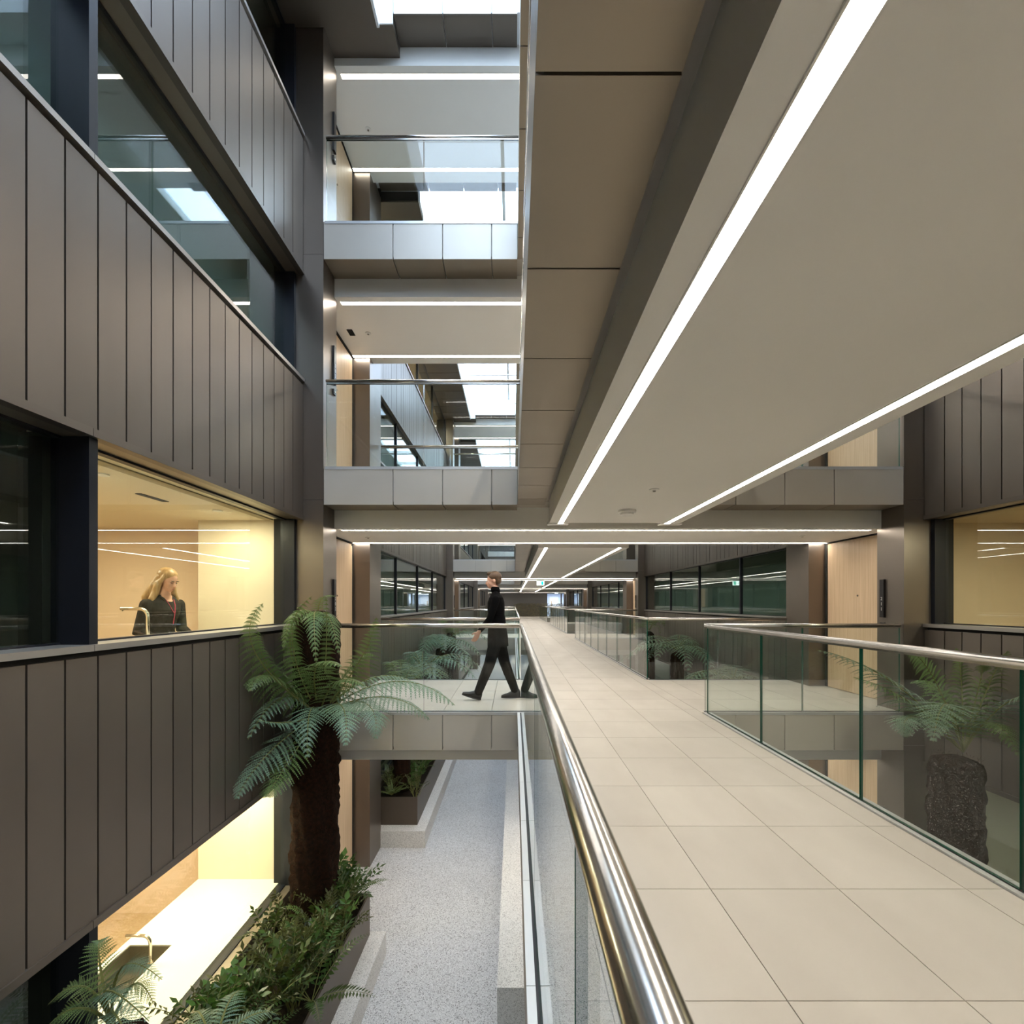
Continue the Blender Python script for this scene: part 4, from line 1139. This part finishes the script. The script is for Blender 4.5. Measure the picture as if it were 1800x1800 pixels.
for ank, pit in (((-.505,MY-.075,.128), -.30), ((.022,MY+.080,.116), 0.0)):
    s_ = MB(); shoe(s_, ank, math.pi, pit); so = s_.build('shoe', M['shoe'], man, smooth=True); so.location = -o
    sol = MB()
    R = Matrix.Rotation(math.pi,3,'Z') @ Matrix.Rotation(pit,3,'Y')
    k = 18; r0 = []; r1 = []
    for j in range(k):
        a = 2*math.pi*j/k; x = .062+.142*math.cos(a); y = (.040+.006*math.cos(a))*math.sin(a)
        r0.append(R@Vector((x,y,-.116))+Vector(ank)); r1.append(R@Vector((x,y,-.098))+Vector(ank))
    sol.loft([r0,r1]); q_ = sol.build('sole', M['gasket'], so)

# woman at the worktop -------------------------------------------------------
wo = Vector((-3.86, 4.98, 0.01))
wom = empty('person', wo, label='woman with long blond hair in a dark jacket looking down at the worktop', cat='person')
yaw = math.radians(-12)
RW = Matrix.Rotation(yaw, 3, 'Z')
def wq(v): return RW@Vector(v)+wo
def wring(c, rx, ry, k=22): return [wq(Vector(c)+Vector((rx*math.cos(2*math.pi*j/k), ry*math.sin(2*math.pi*j/k), 0))) for j in range(k)]
b = MB()
b.loft([wring((0,0,.80),.115,.17), wring((0,0,.92),.125,.180), wring((.0,0,1.06),.098,.140), wring((.02,0,1.18),.110,.150), wring((.045,0,1.28),.122,.165), wring((.040,0,1.37),.095,.175), wring((.036,0,1.405),.07,.14), wring((.045,0,1.44),.05,.07), wring((.06,0,1.50),.047,.05), wring((.072,0,1.545),.047,.047)])
for y in (-1,1):
    limb(b, [wq((0,y*.09,.90)), wq((.01,y*.085,.48)), wq((0,y*.08,.10))], [.10,.06,.045])
    limb(b, [wq((0,y*.08,.06)), wq((.12,y*.09,.03))], [.040,.030])
# arms: both forearms forward onto the worktop
limb(b, [wq((.03,-.185,1.345)), wq((-.02,-.225,1.06)), wq((.19,-.19,.985))], [.060,.050,.034])
limb(b, [wq((.03,.185,1.345)), wq((.02,.225,1.07)), wq((.24,.17,.985))], [.060,.050,.034])
hand(b, wq((.205,-.187,.98)), RW@Vector((1,.15,-.05)), (0,0,-1), .17, .25, 1)
hand(b, wq((.255,.165,.98)), RW@Vector((1,-.15,-.05)), (0,0,-1), .17, .25, -1)
RWH = Matrix.Rotation(yaw+.08,3,'Z') @ Matrix.Rotation(math.radians(20),3,'Y')
whc = wq((.098,0,1.605))
head_shapes(b, whc, RWH, .95)
me = remeshed(b, .0075, 'body', 5)
hz = [whc]
def wom_mat(c):
    l = RW.transposed()@(c-wo)
    if l.z > 1.45: return 1
    if l.z > 1.375 and l.x > .075 and abs(l.y) < (l.z-1.375)*.9+.022: return 1
    if l.x > .195 and .9 < l.z < 1.03: return 1
    return 0
assign(me, [M['jacket'], M['skin']], wom_mat)
bo = link('body', me, wom); bo.location = -wo
face_parts(wom, whc, RWH, wo, .95, closed=True)
hb_ = MB()
def wh(v): return RWH@(Vector(v)*.95)+whc
hb_.sphere(wh((-.032,0,.056)), (.103,.086,.084), 18, rot=RWH)
hb_.sphere(wh((-.062,0,-.03)), (.056,.080,.095), 14, rot=RWH)
for y in (-1,1):   # long side locks falling on the shoulders
    pts = [wh((.012,y*.060,.095)), wh((.008,y*.088,.020)), wh((-.018,y*.092,-.040)), wq((.045,y*.098,1.475)), wq((.040,y*.135,1.40)), wq((.065,y*.140,1.32))]
    hb_.tube(pts, [.016,.020,.030,.038,.034,.012], 12)
    pts = [wh((-.06,y*.05,.02)), wq((-.02,y*.085,1.50)), wq((-.065,y*.11,1.42)), wq((-.085,y*.12,1.33))]
    hb_.tube(pts, [.045,.05,.045,.015], 12)
hm = remeshed(hb_, .0075, 'hair', 5); hm.materials.append(M['hair_blond'])
ho = link('hair', hm, wom); ho.location = -wo
# collar, lapels, lanyard
cl = MB()
for y in (-1,1):
    cl.tube([wq((-.035,y*.035,1.455)), wq((.02,y*.078,1.455)), wq((.095,y*.066,1.415)), wq((.128,y*.030,1.36)), wq((.150,y*.012,1.27))], [.014,.018,.020,.018,.010], 10, flat=.5)
co = cl.build('collar', M['jacket'], wom, smooth=True); co.location = -wo
ly = MB().tube([wq((.118,.045,1.40)), wq((.150,.035,1.34)), wq((.178,.008,1.25)), wq((.168,-.004,1.13))], .003, 6, flat=.4).tube([wq((.118,-.045,1.40)), wq((.150,-.030,1.34)), wq((.178,.0,1.25))], .003, 6, flat=.4)
lo_ = ly.build('lanyard', pbr('pink_ribbon', (.62,.05,.12), .5), wom); lo_.location = -wo
